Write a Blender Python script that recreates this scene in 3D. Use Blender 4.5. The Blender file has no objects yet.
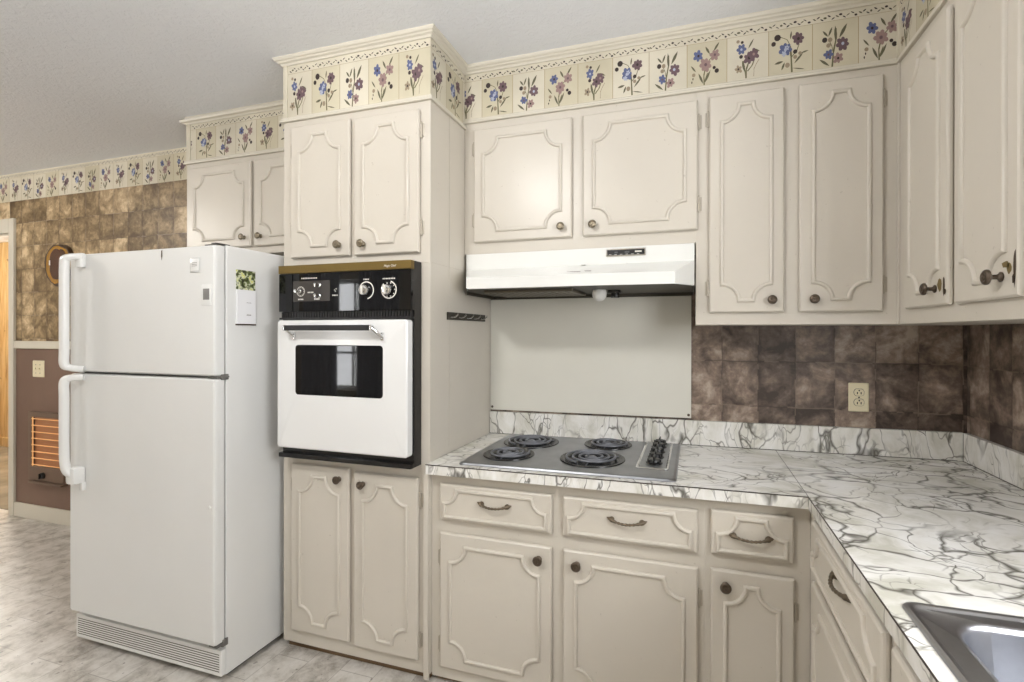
import bpy, bmesh, math, random
from mathutils import Vector, Matrix
random.seed(7)
SC = bpy.context.scene
COL = SC.collection
PI = math.pi

# ------------------------------------------------------------------ camera, world, lights, exposure
cam_d = bpy.data.cameras.new('camera')
cam = bpy.data.objects.new('camera', cam_d)
COL.objects.link(cam)
cam.location = (1.4594, -2.1903, 1.3320)
cam.rotation_euler = (math.radians(90 - 0.056), math.radians(-0.079), math.radians(17.056))
cam_d.sensor_width = 36.0
cam_d.sensor_fit = 'HORIZONTAL'
cam_d.lens = 36.0 * 475.893 / 1024.0
cam_d.shift_x = -0.034497
cam_d.shift_y = -0.007544
cam_d.clip_start = 0.02
SC.camera = cam

SC.view_settings.view_transform = 'Standard'
SC.view_settings.look = 'None'
SC.view_settings.gamma = 1.0
SC.view_settings.use_curve_mapping = False
SC.view_settings.exposure = -0.16

W = bpy.data.worlds.new('world')
SC.world = W
W.use_nodes = True
bgn = W.node_tree.nodes['Background']
bgn.inputs[0].default_value = (0.97, 0.985, 1.0, 1)
bgn.inputs[1].default_value = 18.0


def point_light(name, loc, watts, radius, colour):
    d = bpy.data.lights.new(name, 'POINT')
    d.energy = watts
    d.shadow_soft_size = radius
    d.color = colour
    o = bpy.data.objects.new(name, d)
    o.location = loc
    COL.objects.link(o)
    return o


def portal(name, loc, rot, sx, sy):
    d = bpy.data.lights.new(name, 'AREA')
    d.shape = 'RECTANGLE'
    d.size = sx
    d.size_y = sy
    d.cycles.is_portal = True
    o = bpy.data.objects.new(name, d)
    o.location = loc
    o.rotation_euler = rot
    COL.objects.link(o)


LAMP = (0.38, -1.97, 2.40)
point_light('kitchen_lamp_light', LAMP, 62, 0.10, (1.0, 0.985, 0.965))
point_light('dining_fill_light', (-3.1, -1.7, 2.25), 55, 0.12, (1.0, 0.95, 0.88))  # added fill for flatter ambient light; no lamp is known here
point_light('den_fill_light', (-5.0, 0.65, 2.1), 120, 0.12, (1.0, 0.96, 0.88))  # added light that brightens the den; it has no fitting
portal('sink_window_portal', (2.50, -1.85, 1.55), (0, math.radians(90), 0), 0.9, 1.2)
portal('dining_window_portal', (-2.6, -4.05, 1.3), (math.radians(90), 0, 0), 1.3, 1.4)

# ------------------------------------------------------------------ materials
MAT = {}


def new_mat(name):
    m = bpy.data.materials.new(name)
    m.use_nodes = True
    nt = m.node_tree
    b = nt.nodes['Principled BSDF']
    MAT[name] = m
    return m, nt, b


def srgb(r, g, b):
    f = lambda c: (c / 255 / 12.92) if c / 255 <= 0.04045 else ((c / 255 + 0.055) / 1.055) ** 2.4
    return (f(r), f(g), f(b), 1)


def simple(name, rgb, rough=0.5, metal=0.0, spec=0.5, emit=None, estr=0.0, coat=0.0):
    m, nt, b = new_mat(name)
    b.inputs['Base Color'].default_value = srgb(*rgb)
    b.inputs['Roughness'].default_value = rough
    b.inputs['Metallic'].default_value = metal
    b.inputs['Specular IOR Level'].default_value = spec
    b.inputs['Coat Weight'].default_value = coat
    if emit:
        b.inputs['Emission Color'].default_value = srgb(*emit)
        b.inputs['Emission Strength'].default_value = estr
    return m


def nd(nt, typ, **kw):
    n = nt.nodes.new(typ)
    for k, v in kw.items():
        setattr(n, k, v)
    return n


def math_node(nt, op, a, b=None, c=None):
    n = nt.nodes.new('ShaderNodeMath')
    n.operation = op
    for i, x in enumerate((a, b, c)):
        if x is None:
            continue
        if isinstance(x, (int, float)):
            n.inputs[i].default_value = x
        else:
            nt.links.new(x, n.inputs[i])
    return n.outputs[0]


def noise(nt, vec, scale, detail=3, rough=0.5, dist=0.0):
    n = nt.nodes.new('ShaderNodeTexNoise')
    n.inputs['Scale'].default_value = scale
    n.inputs['Detail'].default_value = detail
    n.inputs['Roughness'].default_value = rough
    n.inputs['Distortion'].default_value = dist
    if vec is not None:
        nt.links.new(vec, n.inputs['Vector'])
    return n.outputs[0]


def ramp(nt, fac, stops):
    r = nt.nodes.new('ShaderNodeValToRGB')
    el = r.color_ramp.elements
    while len(el) < len(stops):
        el.new(0.5)
    for e, (p, c) in zip(el, stops):
        e.position = p
        e.color = c if len(c) == 4 else srgb(*c)
    nt.links.new(fac, r.inputs[0])
    return r.outputs[0]


def mixc(nt, fac, a, b, mode='MIX'):
    n = nt.nodes.new('ShaderNodeMix')
    n.data_type = 'RGBA'
    n.blend_type = mode
    for i, x in ((0, fac), (6, a), (7, b)):
        if isinstance(x, (int, float)):
            n.inputs[i].default_value = x
        elif isinstance(x, tuple):
            n.inputs[i].default_value = x
        else:
            nt.links.new(x, n.inputs[i])
    return n.outputs[2]


def position(nt):
    return nt.nodes.new('ShaderNodeNewGeometry').outputs['Position']


def sep(nt, v):
    n = nt.nodes.new('ShaderNodeSeparateXYZ')
    nt.links.new(v, n.inputs[0])
    return n.outputs


def comb(nt, x, y, z):
    n = nt.nodes.new('ShaderNodeCombineXYZ')
    for i, s in enumerate((x, y, z)):
        if isinstance(s, (int, float)):
            n.inputs[i].default_value = s
        else:
            nt.links.new(s, n.inputs[i])
    return n.outputs[0]


def bump(nt, b, h, strength, dist=0.01):
    n = nt.nodes.new('ShaderNodeBump')
    n.inputs['Strength'].default_value = strength
    n.inputs['Distance'].default_value = dist
    nt.links.new(h, n.inputs['Height'])
    nt.links.new(n.outputs[0], b.inputs['Normal'])


def painted(name, rgb, rough=0.38, var=10, dirt=0.0):
    m, nt, b = new_mat(name)
    p = position(nt)
    n1 = noise(nt, p, 3.0, 4)
    c = ramp(nt, n1, [(0.3, tuple(max(0, x - var) for x in rgb)), (0.7, rgb)])
    if dirt:
        n2 = noise(nt, p, 60, 3)
        f = math_node(nt, 'GREATER_THAN', n2, 0.735)
        f = math_node(nt, 'MULTIPLY', f, dirt)
        c = mixc(nt, f, c, srgb(120, 104, 86))
    nt.links.new(c, b.inputs['Base Color'])
    b.inputs['Roughness'].default_value = rough
    bump(nt, b, noise(nt, p, 90, 2), 0.06, 0.004)
    return m


cream = painted('cream_paint', (211, 204, 192), 0.34, 5, 0.2)
cream_trim = painted('cream_trim_paint', (214, 208, 194), 0.4, 6)
hinge_mat = simple('worn_hinge', (186, 178, 164), 0.35, 0.35)
kick_mat = painted('worn_kick_board', (140, 116, 90), 0.7, 40)


def tile_paper(name, u_axis, u0, du, z0, dz, warm_light):
    """faux slate tile wallpaper; regular cells with blotchy stone colour"""
    m, nt, b = new_mat(name)
    p = position(nt)
    s = sep(nt, p)
    u = math_node(nt, 'DIVIDE', math_node(nt, 'SUBTRACT', s[u_axis], u0), du)
    v = math_node(nt, 'DIVIDE', math_node(nt, 'SUBTRACT', s[2], z0), dz)
    wob = math_node(nt, 'MULTIPLY', math_node(nt, 'SUBTRACT', noise(nt, p, 18, 2), 0.5), 0.06)
    u = math_node(nt, 'ADD', u, wob)
    v = math_node(nt, 'ADD', v, wob)
    cu = math_node(nt, 'FLOOR', u)
    cv = math_node(nt, 'FLOOR', v)
    wn = nt.nodes.new('ShaderNodeTexWhiteNoise')
    wn.noise_dimensions = '3D'
    nt.links.new(comb(nt, cu, cv, 3.0), wn.inputs['Vector'])
    cell = wn.outputs['Value']
    off = nt.nodes.new('ShaderNodeVectorMath')
    off.operation = 'ADD'
    nt.links.new(p, off.inputs[0])
    nt.links.new(comb(nt, math_node(nt, 'MULTIPLY', cell, 9.0), 0, 0), off.inputs[1])
    n1 = noise(nt, off.outputs[0], 9, 5, 0.6, 0.6)
    n2 = noise(nt, p, 45, 3, 0.6)
    t = math_node(nt, 'ADD', math_node(nt, 'MULTIPLY', n1, 0.9), math_node(nt, 'MULTIPLY', n2, 0.30))
    edge = math_node(nt, 'MINIMUM', math_node(nt, 'MULTIPLY', math_node(nt, 'MINIMUM', math_node(nt, 'PINGPONG', u, 0.5), math_node(nt, 'PINGPONG', v, 0.5)), 5.0), 1.0)
    t = math_node(nt, 'ADD', t, math_node(nt, 'MULTIPLY', math_node(nt, 'SUBTRACT', edge, 0.75), 0.07))
    t = math_node(nt, 'ADD', t, math_node(nt, 'MULTIPLY', math_node(nt, 'SUBTRACT', cell, 0.5), 0.22))
    w = warm_light
    c = ramp(nt, t, [(0.42, (62 + w, 50 + w * 0.7, 44 + w * .1)), (0.56, (100 + w, 86 + w * .8, 76 + w * .1)),
                     (0.68, (138 + w, 120 + w * .8, 107 + w * .1)), (0.82, (184 + w, 168 + w * .8, 152 + w * .1))])
    fu = math_node(nt, 'FRACT', u)
    fv = math_node(nt, 'FRACT', v)
    du_ = math_node(nt, 'MINIMUM', fu, math_node(nt, 'SUBTRACT', 1.0, fu))
    dv_ = math_node(nt, 'MINIMUM', fv, math_node(nt, 'SUBTRACT', 1.0, fv))
    d = math_node(nt, 'MINIMUM', du_, dv_)
    g = math_node(nt, 'LESS_THAN', d, 0.014)
    pale = math_node(nt, 'GREATER_THAN', noise(nt, p, 7, 2), 0.5)
    gc = mixc(nt, pale, srgb(50 + w, 40 + w * .7, 34 + w * .5), srgb(134 + w, 118 + w, 102 + w))
    c = mixc(nt, math_node(nt, 'MULTIPLY', g, 0.5), c, gc)
    nt.links.new(c, b.inputs['Base Color'])
    b.inputs['Roughness'].default_value = 0.42
    bump(nt, b, t, 0.15, 0.004)
    return m


slate_back = tile_paper('slate_wallpaper', 0, 1.578, 0.1435, 1.022, 0.19, 0)
slate_right = tile_paper('slate_wallpaper_right', 1, -0.018, 0.124, 1.022, 0.185, 0)
slate_left = tile_paper('slate_wallpaper_warm_lit', 0, -3.076, 0.1385, 1.285, 0.168, 30)  # same wallpaper, with warmer, brighter light put into its colour


def marble(name, sx, sy, sz, gain, lo):
    m, nt, b = new_mat(name)
    p = position(nt)
    mp = nt.nodes.new('ShaderNodeMapping')
    mp.inputs['Scale'].default_value = (sx, sy, sz)
    mp.inputs['Rotation'].default_value = (0.2, 0.3, 0.5)
    nt.links.new(p, mp.inputs[0])
    q = mp.outputs[0]
    warp = nt.nodes.new('ShaderNodeTexNoise')
    warp.inputs['Scale'].default_value = 2.2
    warp.inputs['Detail'].default_value = 4
    nt.links.new(q, warp.inputs['Vector'])
    vm = nt.nodes.new('ShaderNodeVectorMath')
    vm.operation = 'MULTIPLY_ADD'
    nt.links.new(warp.outputs['Color'], vm.inputs[0])
    vm.inputs[1].default_value = (0.62, 0.62, 0.62)
    nt.links.new(q, vm.inputs[2])

    def veins(scale, gain, lo):
        vo = nt.nodes.new('ShaderNodeTexVoronoi')
        vo.feature = 'DISTANCE_TO_EDGE'
        vo.inputs['Scale'].default_value = scale
        nt.links.new(vm.outputs[0], vo.inputs['Vector'])
        thick = math_node(nt, 'MULTIPLY', math_node(nt, 'POWER', noise(nt, q, scale * 1.3, 3), 3.2), gain)
        v_ = math_node(nt, 'DIVIDE', vo.outputs['Distance'], math_node(nt, 'ADD', thick, lo))
        return math_node(nt, 'SUBTRACT', 1.0, math_node(nt, 'MINIMUM', v_, 1.0))
    msk = ramp(nt, noise(nt, q, 2.6, 2), [(lo, (0, 0, 0, 1)), (lo + .2, (1, 1, 1, 1))])
    msk2 = ramp(nt, noise(nt, q, 6.0, 2), [(0.46, (0, 0, 0, 1)), (0.60, (1, 1, 1, 1))])
    v1 = math_node(nt, 'MULTIPLY', veins(6.4, gain, 0.005), msk)
    v2 = math_node(nt, 'MULTIPLY', veins(14.0, gain * .95, 0.007), msk2)
    base = ramp(nt, noise(nt, vm.outputs[0], 5, 5, 0.62), [(0.34, (206, 204, 192)), (0.5, (232, 230, 224)), (0.62, (243, 242, 239))])
    c = mixc(nt, math_node(nt, 'MULTIPLY', v1, 0.9), base, srgb(74, 70, 60))
    c = mixc(nt, math_node(nt, 'MULTIPLY', v2, 0.75), c, srgb(86, 82, 72))
    nt.links.new(c, b.inputs['Base Color'])
    b.inputs['Roughness'].default_value = 0.22
    return m


marble_top = marble('marble_laminate', 1.0, 1.35, 1.0, 0.42, 0.30)
marble_edge = marble('marble_laminate_edge', 1.9, 1.5, 0.9, 0.36, 0.31)


def floor_mat():
    m, nt, b = new_mat('stone_vinyl_floor')
    p = position(nt)
    s = sep(nt, p)
    br = nt.nodes.new('ShaderNodeTexBrick')
    nt.links.new(comb(nt, s[1], math_node(nt, 'ADD', s[0], 0.04), 0), br.inputs['Vector'])
    br.inputs['Scale'].default_value = 1.0
    br.inputs['Brick Width'].default_value = 0.31
    br.inputs['Row Height'].default_value = 0.155
    br.inputs['Mortar Size'].default_value = 0.0016
    br.inputs['Mortar Smooth'].default_value = 0.3
    br.inputs['Color1'].default_value = (0.2, 0.2, 0.2, 1)
    br.inputs['Color2'].default_value = (0.8, 0.8, 0.8, 1)
    br.inputs['Mortar'].default_value = (0.5, 0.5, 0.5, 1)
    bw = nt.nodes.new('ShaderNodeRGBToBW')
    nt.links.new(br.outputs['Color'], bw.inputs[0])
    mp = nt.nodes.new('ShaderNodeMapping')
    mp.inputs['Scale'].default_value = (1.0, 0.9, 1)
    nt.links.new(p, mp.inputs[0])
    n1 = noise(nt, mp.outputs[0], 15, 6, 0.7, 0.25)
    t = math_node(nt, 'ADD', math_node(nt, 'MULTIPLY', bw.outputs[0], 0.16), n1)
    c = ramp(nt, t, [(0.38, (138, 131, 121)), (0.50, (178, 172, 163)), (0.62, (202, 197, 189)), (0.8, (218, 214, 208))])
    sp = math_node(nt, 'GREATER_THAN', noise(nt, p, 34, 2, 0.5), 0.71)
    c = mixc(nt, math_node(nt, 'MULTIPLY', sp, 0.55), c, srgb(92, 84, 76))
    c = mixc(nt, math_node(nt, 'MULTIPLY', br.outputs['Fac'], 0.55), c, srgb(112, 104, 95))
    nt.links.new(c, b.inputs['Base Color'])
    b.inputs['Roughness'].default_value = 0.4
    bump(nt, b, n1, 0.08, 0.004)
    return m


floor_m = floor_mat()


def ceiling_mat():
    m, nt, b = new_mat('textured_ceiling')
    p = position(nt)
    b.inputs['Base Color'].default_value = srgb(234, 236, 240)
    b.inputs['Roughness'].default_value = 0.85
    h = noise(nt, p, 30, 5, 0.6, 1.4)
    bump(nt, b, h, 0.55, 0.012)
    return m


ceil_m = ceiling_mat()
wall_cream = painted('plain_wall_paint', (214, 205, 188), 0.7, 6)
wall_brown = painted('brown_wall_paint', (124, 100, 86), 0.6, 10)


def pine_mat():
    m, nt, b = new_mat('knotty_pine_boards')
    p = position(nt)
    s = sep(nt, p)
    mp = nt.nodes.new('ShaderNodeMapping')
    mp.inputs['Scale'].default_value = (9, 9, 0.9)
    nt.links.new(p, mp.inputs[0])
    n1 = noise(nt, mp.outputs[0], 2.4, 5, 0.6, 0.8)
    c = ramp(nt, n1, [(0.3, (172, 136, 88)), (0.5, (212, 184, 134)), (0.7, (230, 208, 164))])
    fr = math_node(nt, 'FRACT', math_node(nt, 'DIVIDE', s[0], 0.13))
    g = math_node(nt, 'LESS_THAN', fr, 0.05)
    c = mixc(nt, math_node(nt, 'MULTIPLY', g, 0.7), c, srgb(92, 60, 28))
    kn = math_node(nt, 'GREATER_THAN', noise(nt, p, 7, 1), 0.72)
    c = mixc(nt, math_node(nt, 'MULTIPLY', kn, 0.6), c, srgb(104, 64, 30))
    nt.links.new(c, b.inputs['Base Color'])
    b.inputs['Roughness'].default_value = 0.4
    return m


pine_m = pine_mat()
carpet_m = painted('tan_carpet', (152, 140, 120), 0.95, 40)

paper_a = painted('floral_paper_cream', (220, 213, 195), 0.55, 24)
paper_b = painted('floral_paper_straw', (212, 204, 180), 0.55, 28)
PRINT = [paper_a, paper_b,
         simple('print_joint', (168, 150, 116), 0.6), simple('print_stem', (104, 100, 70), 0.6),
         simple('print_leaf', (96, 92, 70), 0.6), simple('print_dark', (54, 42, 40), 0.6),
         simple('print_purple', (104, 82, 88), 0.6), simple('print_mauve', (150, 124, 120), 0.6),
         simple('print_blue', (90, 97, 134), 0.6), simple('print_pale_blue', (172, 178, 196), 0.6),
         simple('print_taupe', (150, 134, 112), 0.6)]

fridge_white = painted('appliance_white_textured', (226, 226, 224), 0.36, 4)
fridge_smooth = simple('appliance_white_smooth', (232, 232, 230), 0.22)
hood_white = painted('hood_white_enamel', (238, 238, 234), 0.22, 6)
gasket = simple('grey_gasket', (104, 102, 98), 0.6)
black_plastic = simple('black_plastic', (22, 21, 22), 0.4)
black_enamel = simple('black_enamel', (18, 17, 18), 0.22)
black_glass = simple('black_glass', (8, 8, 9), 0.03, 0, 0.35)
grey_glass = simple('grey_panel_glass', (62, 58, 54), 0.08)
gold = simple('brass_strip', (118, 98, 50), 0.42, 0.6)
chrome = simple('chrome', (225, 225, 226), 0.12, 1.0)
white_print = simple('white_print', (225, 222, 214), 0.5)
white_enamel = simple('oven_white_enamel', (236, 236, 235), 0.16)
bronze = simple('antique_bronze', (128, 118, 100), 0.3, 0.7)
bronze_dark = simple('dark_bronze', (92, 80, 68), 0.32, 0.65)
iron = simple('dark_iron_pull', (112, 100, 84), 0.36, 0.6)
coil_m = simple('heating_coil', (118, 120, 126), 0.4, 0.35)
pan_m = simple('black_drip_pan', (20, 20, 21), 0.25)
knob_black = simple('knob_black', (16, 16, 17), 0.3)
seam_m = simple('laminate_seam', (62, 54, 48), 0.6)
chip_m = simple('bare_wood_chip', (122, 104, 64), 0.7)
chip_dark = simple('dark_chip', (74, 60, 46), 0.7)
ivory = simple('ivory_plastic', (232, 222, 190), 0.35)
slot_m = simple('slot_black', (30, 24, 20), 0.6)
splash_m = painted('white_splash_board', (226, 224, 214), 0.3, 5)
plaque_dark = simple('plaque_bark', (58, 38, 22), 0.4)
plaque_mid = simple('plaque_amber', (150, 110, 44), 0.25, 0, 0.5)
plaque_core = simple('plaque_core', (72, 38, 22), 0.2)
heater_m = simple('heater_brown', (116, 96, 82), 0.45, 0.2)
heater_rod = simple('heater_grille_wire', (244, 196, 140), 0.35, 0.3, 0.5, (255, 190, 120), 0.25)
heater_glow = simple('heater_reflector', (160, 112, 80), 0.3, 0.3, 0.5, (255, 170, 110), 0.10)
bulb_m = simple('frosted_bulb', (240, 240, 236), 0.3)
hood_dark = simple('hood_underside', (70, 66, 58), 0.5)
filter_m = simple('grease_filter', (104, 98, 86), 0.45, 0.6)
window_white = simple('window_white_paint', (230, 230, 226), 0.4)
curtain_m = simple('sheer_curtain', (206, 208, 214), 0.8)
rack_m = simple('rack_metal', (70, 66, 58), 0.45, 0.5)
pad_white = simple('notepad_paper', (238, 238, 240), 0.6)
trinket_m = simple('pale_green_plastic', (176, 190, 180), 0.3)


def steel_mat(name, rgb, rough):
    m, nt, b = new_mat(name)
    p = position(nt)
    mp = nt.nodes.new('ShaderNodeMapping')
    mp.inputs['Scale'].default_value = (2, 2, 2)
    nt.links.new(p, mp.inputs[0])
    n1 = noise(nt, mp.outputs[0], 6, 3)
    n2 = noise(nt, p, 14, 4, 0.6)
    c = ramp(nt, n2, [(0.3, tuple(x - 16 for x in rgb)), (0.7, rgb)])
    nt.links.new(c, b.inputs['Base Color'])
    b.inputs['Metallic'].default_value = 1.0
    r = math_node(nt, 'ADD', math_node(nt, 'MULTIPLY', n1, 0.15), rough)
    nt.links.new(r, b.inputs['Roughness'])
    return m


steel = steel_mat('cooktop_steel', (170, 172, 176), 0.28)
steel_sink = steel_mat('sink_steel', (198, 200, 206), 0.24)


def photo_mat():
    m, nt, b = new_mat('plant_photo')
    p = position(nt)
    n1 = noise(nt, p, 55, 3, 0.6)
    c = ramp(nt, n1, [(0.36, (44, 46, 34)), (0.47, (96, 108, 52)), (0.55, (214, 216, 196)), (0.64, (206, 206, 70)), (0.75, (232, 230, 222))])
    nt.links.new(c, b.inputs['Base Color'])
    b.inputs['Roughness'].default_value = 0.3
    return m


photo_m = photo_mat()

m_, nt_, b_ = new_mat('window_glass')
for n_ in list(nt_.nodes):
    if n_.type == 'BSDF_PRINCIPLED':
        nt_.nodes.remove(n_)
tr_ = nt_.nodes.new('ShaderNodeBsdfTransparent')
gl_ = nt_.nodes.new('ShaderNodeBsdfGlossy')
gl_.inputs['Roughness'].default_value = 0.02
mx_ = nt_.nodes.new('ShaderNodeMixShader')
mx_.inputs[0].default_value = 0.06
nt_.links.new(tr_.outputs[0], mx_.inputs[1])
nt_.links.new(gl_.outputs[0], mx_.inputs[2])
nt_.links.new(mx_.outputs[0], nt_.nodes['Material Output'].inputs[0])
win_glass = m_

# ------------------------------------------------------------------ mesh helpers
WORLD = {}       # object name -> world origin of the object (all rotations are identity)


class MB:
    def __init__(self):
        self.v, self.f, self.m = [], [], []

    def add(self, verts, faces, mat=0):
        o = len(self.v)
        self.v += [tuple(p) for p in verts]
        self.f += [tuple(i + o for i in fc) for fc in faces]
        self.m += [mat] * len(faces)
        return self

    def box(self, x0, x1, y0, y1, z0, z1, bev=0.0, mat=0, seg=2):
        if x0 > x1: x0, x1 = x1, x0
        if y0 > y1: y0, y1 = y1, y0
        if z0 > z1: z0, z1 = z1, z0
        bm = bmesh.new()
        bmesh.ops.create_cube(bm, size=1.0)
        for p in bm.verts:
            p.co = Vector(((x0 + x1) / 2 + p.co.x * (x1 - x0), (y0 + y1) / 2 + p.co.y * (y1 - y0), (z0 + z1) / 2 + p.co.z * (z1 - z0)))
        if bev > 0:
            bev = min(bev, 0.45 * min(x1 - x0, y1 - y0, z1 - z0))
            bmesh.ops.bevel(bm, geom=list(bm.edges), offset=bev, segments=seg, affect='EDGES', profile=0.6)
        bm.verts.index_update()
        self.add([p.co[:] for p in bm.verts], [[q.index for q in fc.verts] for fc in bm.faces], mat)
        bm.free()
        return self

    def loft(self, loops, cap0=True, cap1=True, mat=0, closed=True):
        n = len(loops[0])
        vs = [p for lp in loops for p in lp]
        fs = []
        for i in range(len(loops) - 1):
            for j in range(n if closed else n - 1):
                k = (j + 1) % n
                fs.append((i * n + j, i * n + k, (i + 1) * n + k, (i + 1) * n + j))
        if cap0: fs.append(tuple(range(n))[::-1])
        if cap1: fs.append(tuple(range((len(loops) - 1) * n, len(loops) * n)))
        return self.add(vs, fs, mat)

    def lathe(self, prof, c, axis, n=20, mat=0, squash=None):
        ax = Vector(axis).normalized()
        t = Vector((0, 0, 1)) if abs(ax.z) < 0.9 else Vector((1, 0, 0))
        e1 = ax.cross(t).normalized()
        e2 = ax.cross(e1)
        c = Vector(c)
        loops = []
        for r, h in prof:
            r = max(r, 1e-5)
            loops.append([(c + ax * h + e1 * (r * math.cos(2 * PI * i / n)) + e2 * (r * math.sin(2 * PI * i / n)))[:] for i in range(n)])
        return self.loft(loops, True, True, mat)

    def tube(self, pts, rad, n=8, mat=0, cap=True, flat=1.0):
        pts = [Vector(p) for p in pts]
        k = len(pts)
        rads = rad if isinstance(rad, (list, tuple)) else [rad] * k
        loops = []
        prev = None
        for i in range(k):
            d = (pts[min(i + 1, k - 1)] - pts[max(i - 1, 0)]).normalized()
            if prev is None:
                t = Vector((0, 0, 1)) if abs(d.z) < 0.9 else Vector((0, 1, 0))
                e1 = d.cross(t).normalized()
            else:
                e1 = (prev - d * prev.dot(d)).normalized()
            prev = e1
            e2 = d.cross(e1)
            loops.append([(pts[i] + e1 * (rads[i] * math.cos(2 * PI * j / n)) + e2 * (rads[i] * flat * math.sin(2 * PI * j / n)))[:] for j in range(n)])
        return self.loft(loops, cap, cap, mat)

    def poly(self, pts, mat=0):
        return self.add(pts, [tuple(range(len(pts)))], mat)

    def shift(self, fn):
        self.v = [fn(*p) for p in self.v]
        return self


def offset_path(path, d, closed):
    """path of 2-D points offset by d to its right-hand side, mitred"""
    n = len(path)
    out = []
    for i in range(n):
        p = Vector(path[i])
        if closed or 0 < i < n - 1:
            a = (p - Vector(path[i - 1])).normalized()
            b = (Vector(path[(i + 1) % n]) - p).normalized()
        elif i == 0:
            a = b = (Vector(path[1]) - p).normalized()
        else:
            a = b = (p - Vector(path[i - 1])).normalized()
        na, nb = Vector((a.y, -a.x)), Vector((b.y, -b.x))
        m = na + nb
        if m.length < 1e-6:
            m = na
        m = m.normalized()
        k = max(0.35, m.dot(na))
        out.append(p + m * (d / k))
    return out


def build(name, mb, mats, parent=None, recalc=True, smooth=35):
    if not isinstance(mats, (list, tuple)):
        mats = [mats]
    xs, ys, zs = zip(*mb.v)
    if parent is None:
        c = Vector(((min(xs) + max(xs)) / 2, (min(ys) + max(ys)) / 2, min(zs)))
    else:
        c = Vector(((min(xs) + max(xs)) / 2, (min(ys) + max(ys)) / 2, (min(zs) + max(zs)) / 2))
    me = bpy.data.meshes.new(name)
    me.from_pydata([(p[0] - c.x, p[1] - c.y, p[2] - c.z) for p in mb.v], [], mb.f)
    for mt in mats:
        me.materials.append(mt)
    me.polygons.foreach_set('material_index', mb.m)
    if recalc:
        bm = bmesh.new()
        bm.from_mesh(me)
        bmesh.ops.recalc_face_normals(bm, faces=bm.faces)
        bm.to_mesh(me)
        bm.free()
    me.set_sharp_from_angle(angle=math.radians(smooth))
    me.update()
    me.polygons.foreach_set('use_smooth', [p.area < 0.004 for p in me.polygons])
    me.update()
    o = bpy.data.objects.new(name, me)
    COL.objects.link(o)
    WORLD[o.name] = c
    if parent is not None:
        o.parent = parent
        o.location = c - WORLD[parent.name]
    else:
        o.location = c
    return o


def thing(name, loc, label, cat, group=None):
    o = bpy.data.objects.new(name, None)
    o.empty_display_size = 0.05
    o.location = loc
    COL.objects.link(o)
    WORLD[o.name] = Vector(loc)
    o['label'] = label
    o['category'] = cat
    if group: o['group'] = group
    return o


def tag(o, label, cat, group=None):
    o['label'] = label
    o['category'] = cat
    if group: o['group'] = group
    return o


def struct(name, mb, mats, recalc=True, label=None, smooth=35):
    o = build(name, mb, mats, None, recalc, smooth)
    o['kind'] = 'structure'
    if label: o['label'] = label
    return o


# ------------------------------------------------------------------ key dimensions (metres)
ZF = -0.012                       # floor
ZC = 2.495                        # ceiling
XR = 2.452                        # right wall
YT, YU, YK, YB = -0.574, -0.289, -0.299, -0.561   # cabinet faces
XTL, XTR = -0.216, 0.493          # oven cabinet sides
XUH = 1.468                       # end of hood cabinet
XRU = 2.128                       # face of right wall cabinets
XCT, XRB = 1.788, 1.803           # right counter edge, right base face
YCT = -0.609


def ztop(x):                      # the counter runs very slightly uphill to the right
    return 0.835 + 0.0077 * (x - XTR)


# ------------------------------------------------------------------ structure
struct('floor', MB().box(-5.2, XR + 0.15, -4.15, 0.05, ZF - 0.05, ZF), floor_m)
struct('floor_den', MB().box(-7.6, -3.0, 0.05, 1.4, ZF - 0.05, ZF + 0.004), carpet_m)
struct('ceiling', MB().box(-7.6, XR + 0.15, -4.2, 1.5, ZC, ZC + 0.06), ceil_m)

DX0, DX1, DZ = -4.15, -3.335, 2.058     # doorway to the den in the back wall
mb = MB()
mb.box(XTR, XR + 0.1, 0.0, 0.1, ZF, ZC, mat=0)
mb.box(-2.0, XTR, 0.0, 0.1, ZF, ZC, mat=2)
mb.box(DX1, -2.0, 0.0, 0.1, 1.24, ZC, mat=2)
mb.box(DX1, -2.0, 0.0, 0.1, ZF, 1.24, mat=1)
mb.box(DX0, DX1, 0.0, 0.1, DZ, ZC, mat=2)
mb.box(-5.2, DX0, 0.0, 0.1, ZF, ZC, mat=2)
struct('wall_back', mb, [slate_back, wall_brown, slate_left])

mb = MB()                               # right wall with the opening of the sink window
WY0, WY1, WZ0, WZ1 = -2.42, -1.28, 1.12, 2.0
mb.box(XR, XR + 0.1, WY1, 0.0, ZF, ZC)
mb.box(XR, XR + 0.1, -4.15, WY0, ZF, ZC)
mb.box(XR, XR + 0.1, WY0, WY1, ZF, WZ0)
mb.box(XR, XR + 0.1, WY0, WY1, WZ1, ZC)
struct('wall_right', mb, slate_right)

mb = MB()                               # wall behind the photographer with the dining window
BX0, BX1, BZ0, BZ1 = -3.25, -1.95, 0.62, 2.0
mb.box(-5.2, BX0, -4.15, -4.05, ZF, ZC)
mb.box(BX1, XR, -4.15, -4.05, ZF, ZC)
mb.box(BX0, BX1, -4.15, -4.05, ZF, BZ0)
mb.box(BX0, BX1, -4.15, -4.05, BZ1, ZC)
struct('wall_front', mb, wall_cream)
struct('wall_left', MB().box(-5.2, -5.1, -4.05, 0.0, ZF, ZC), wall_cream)


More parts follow.
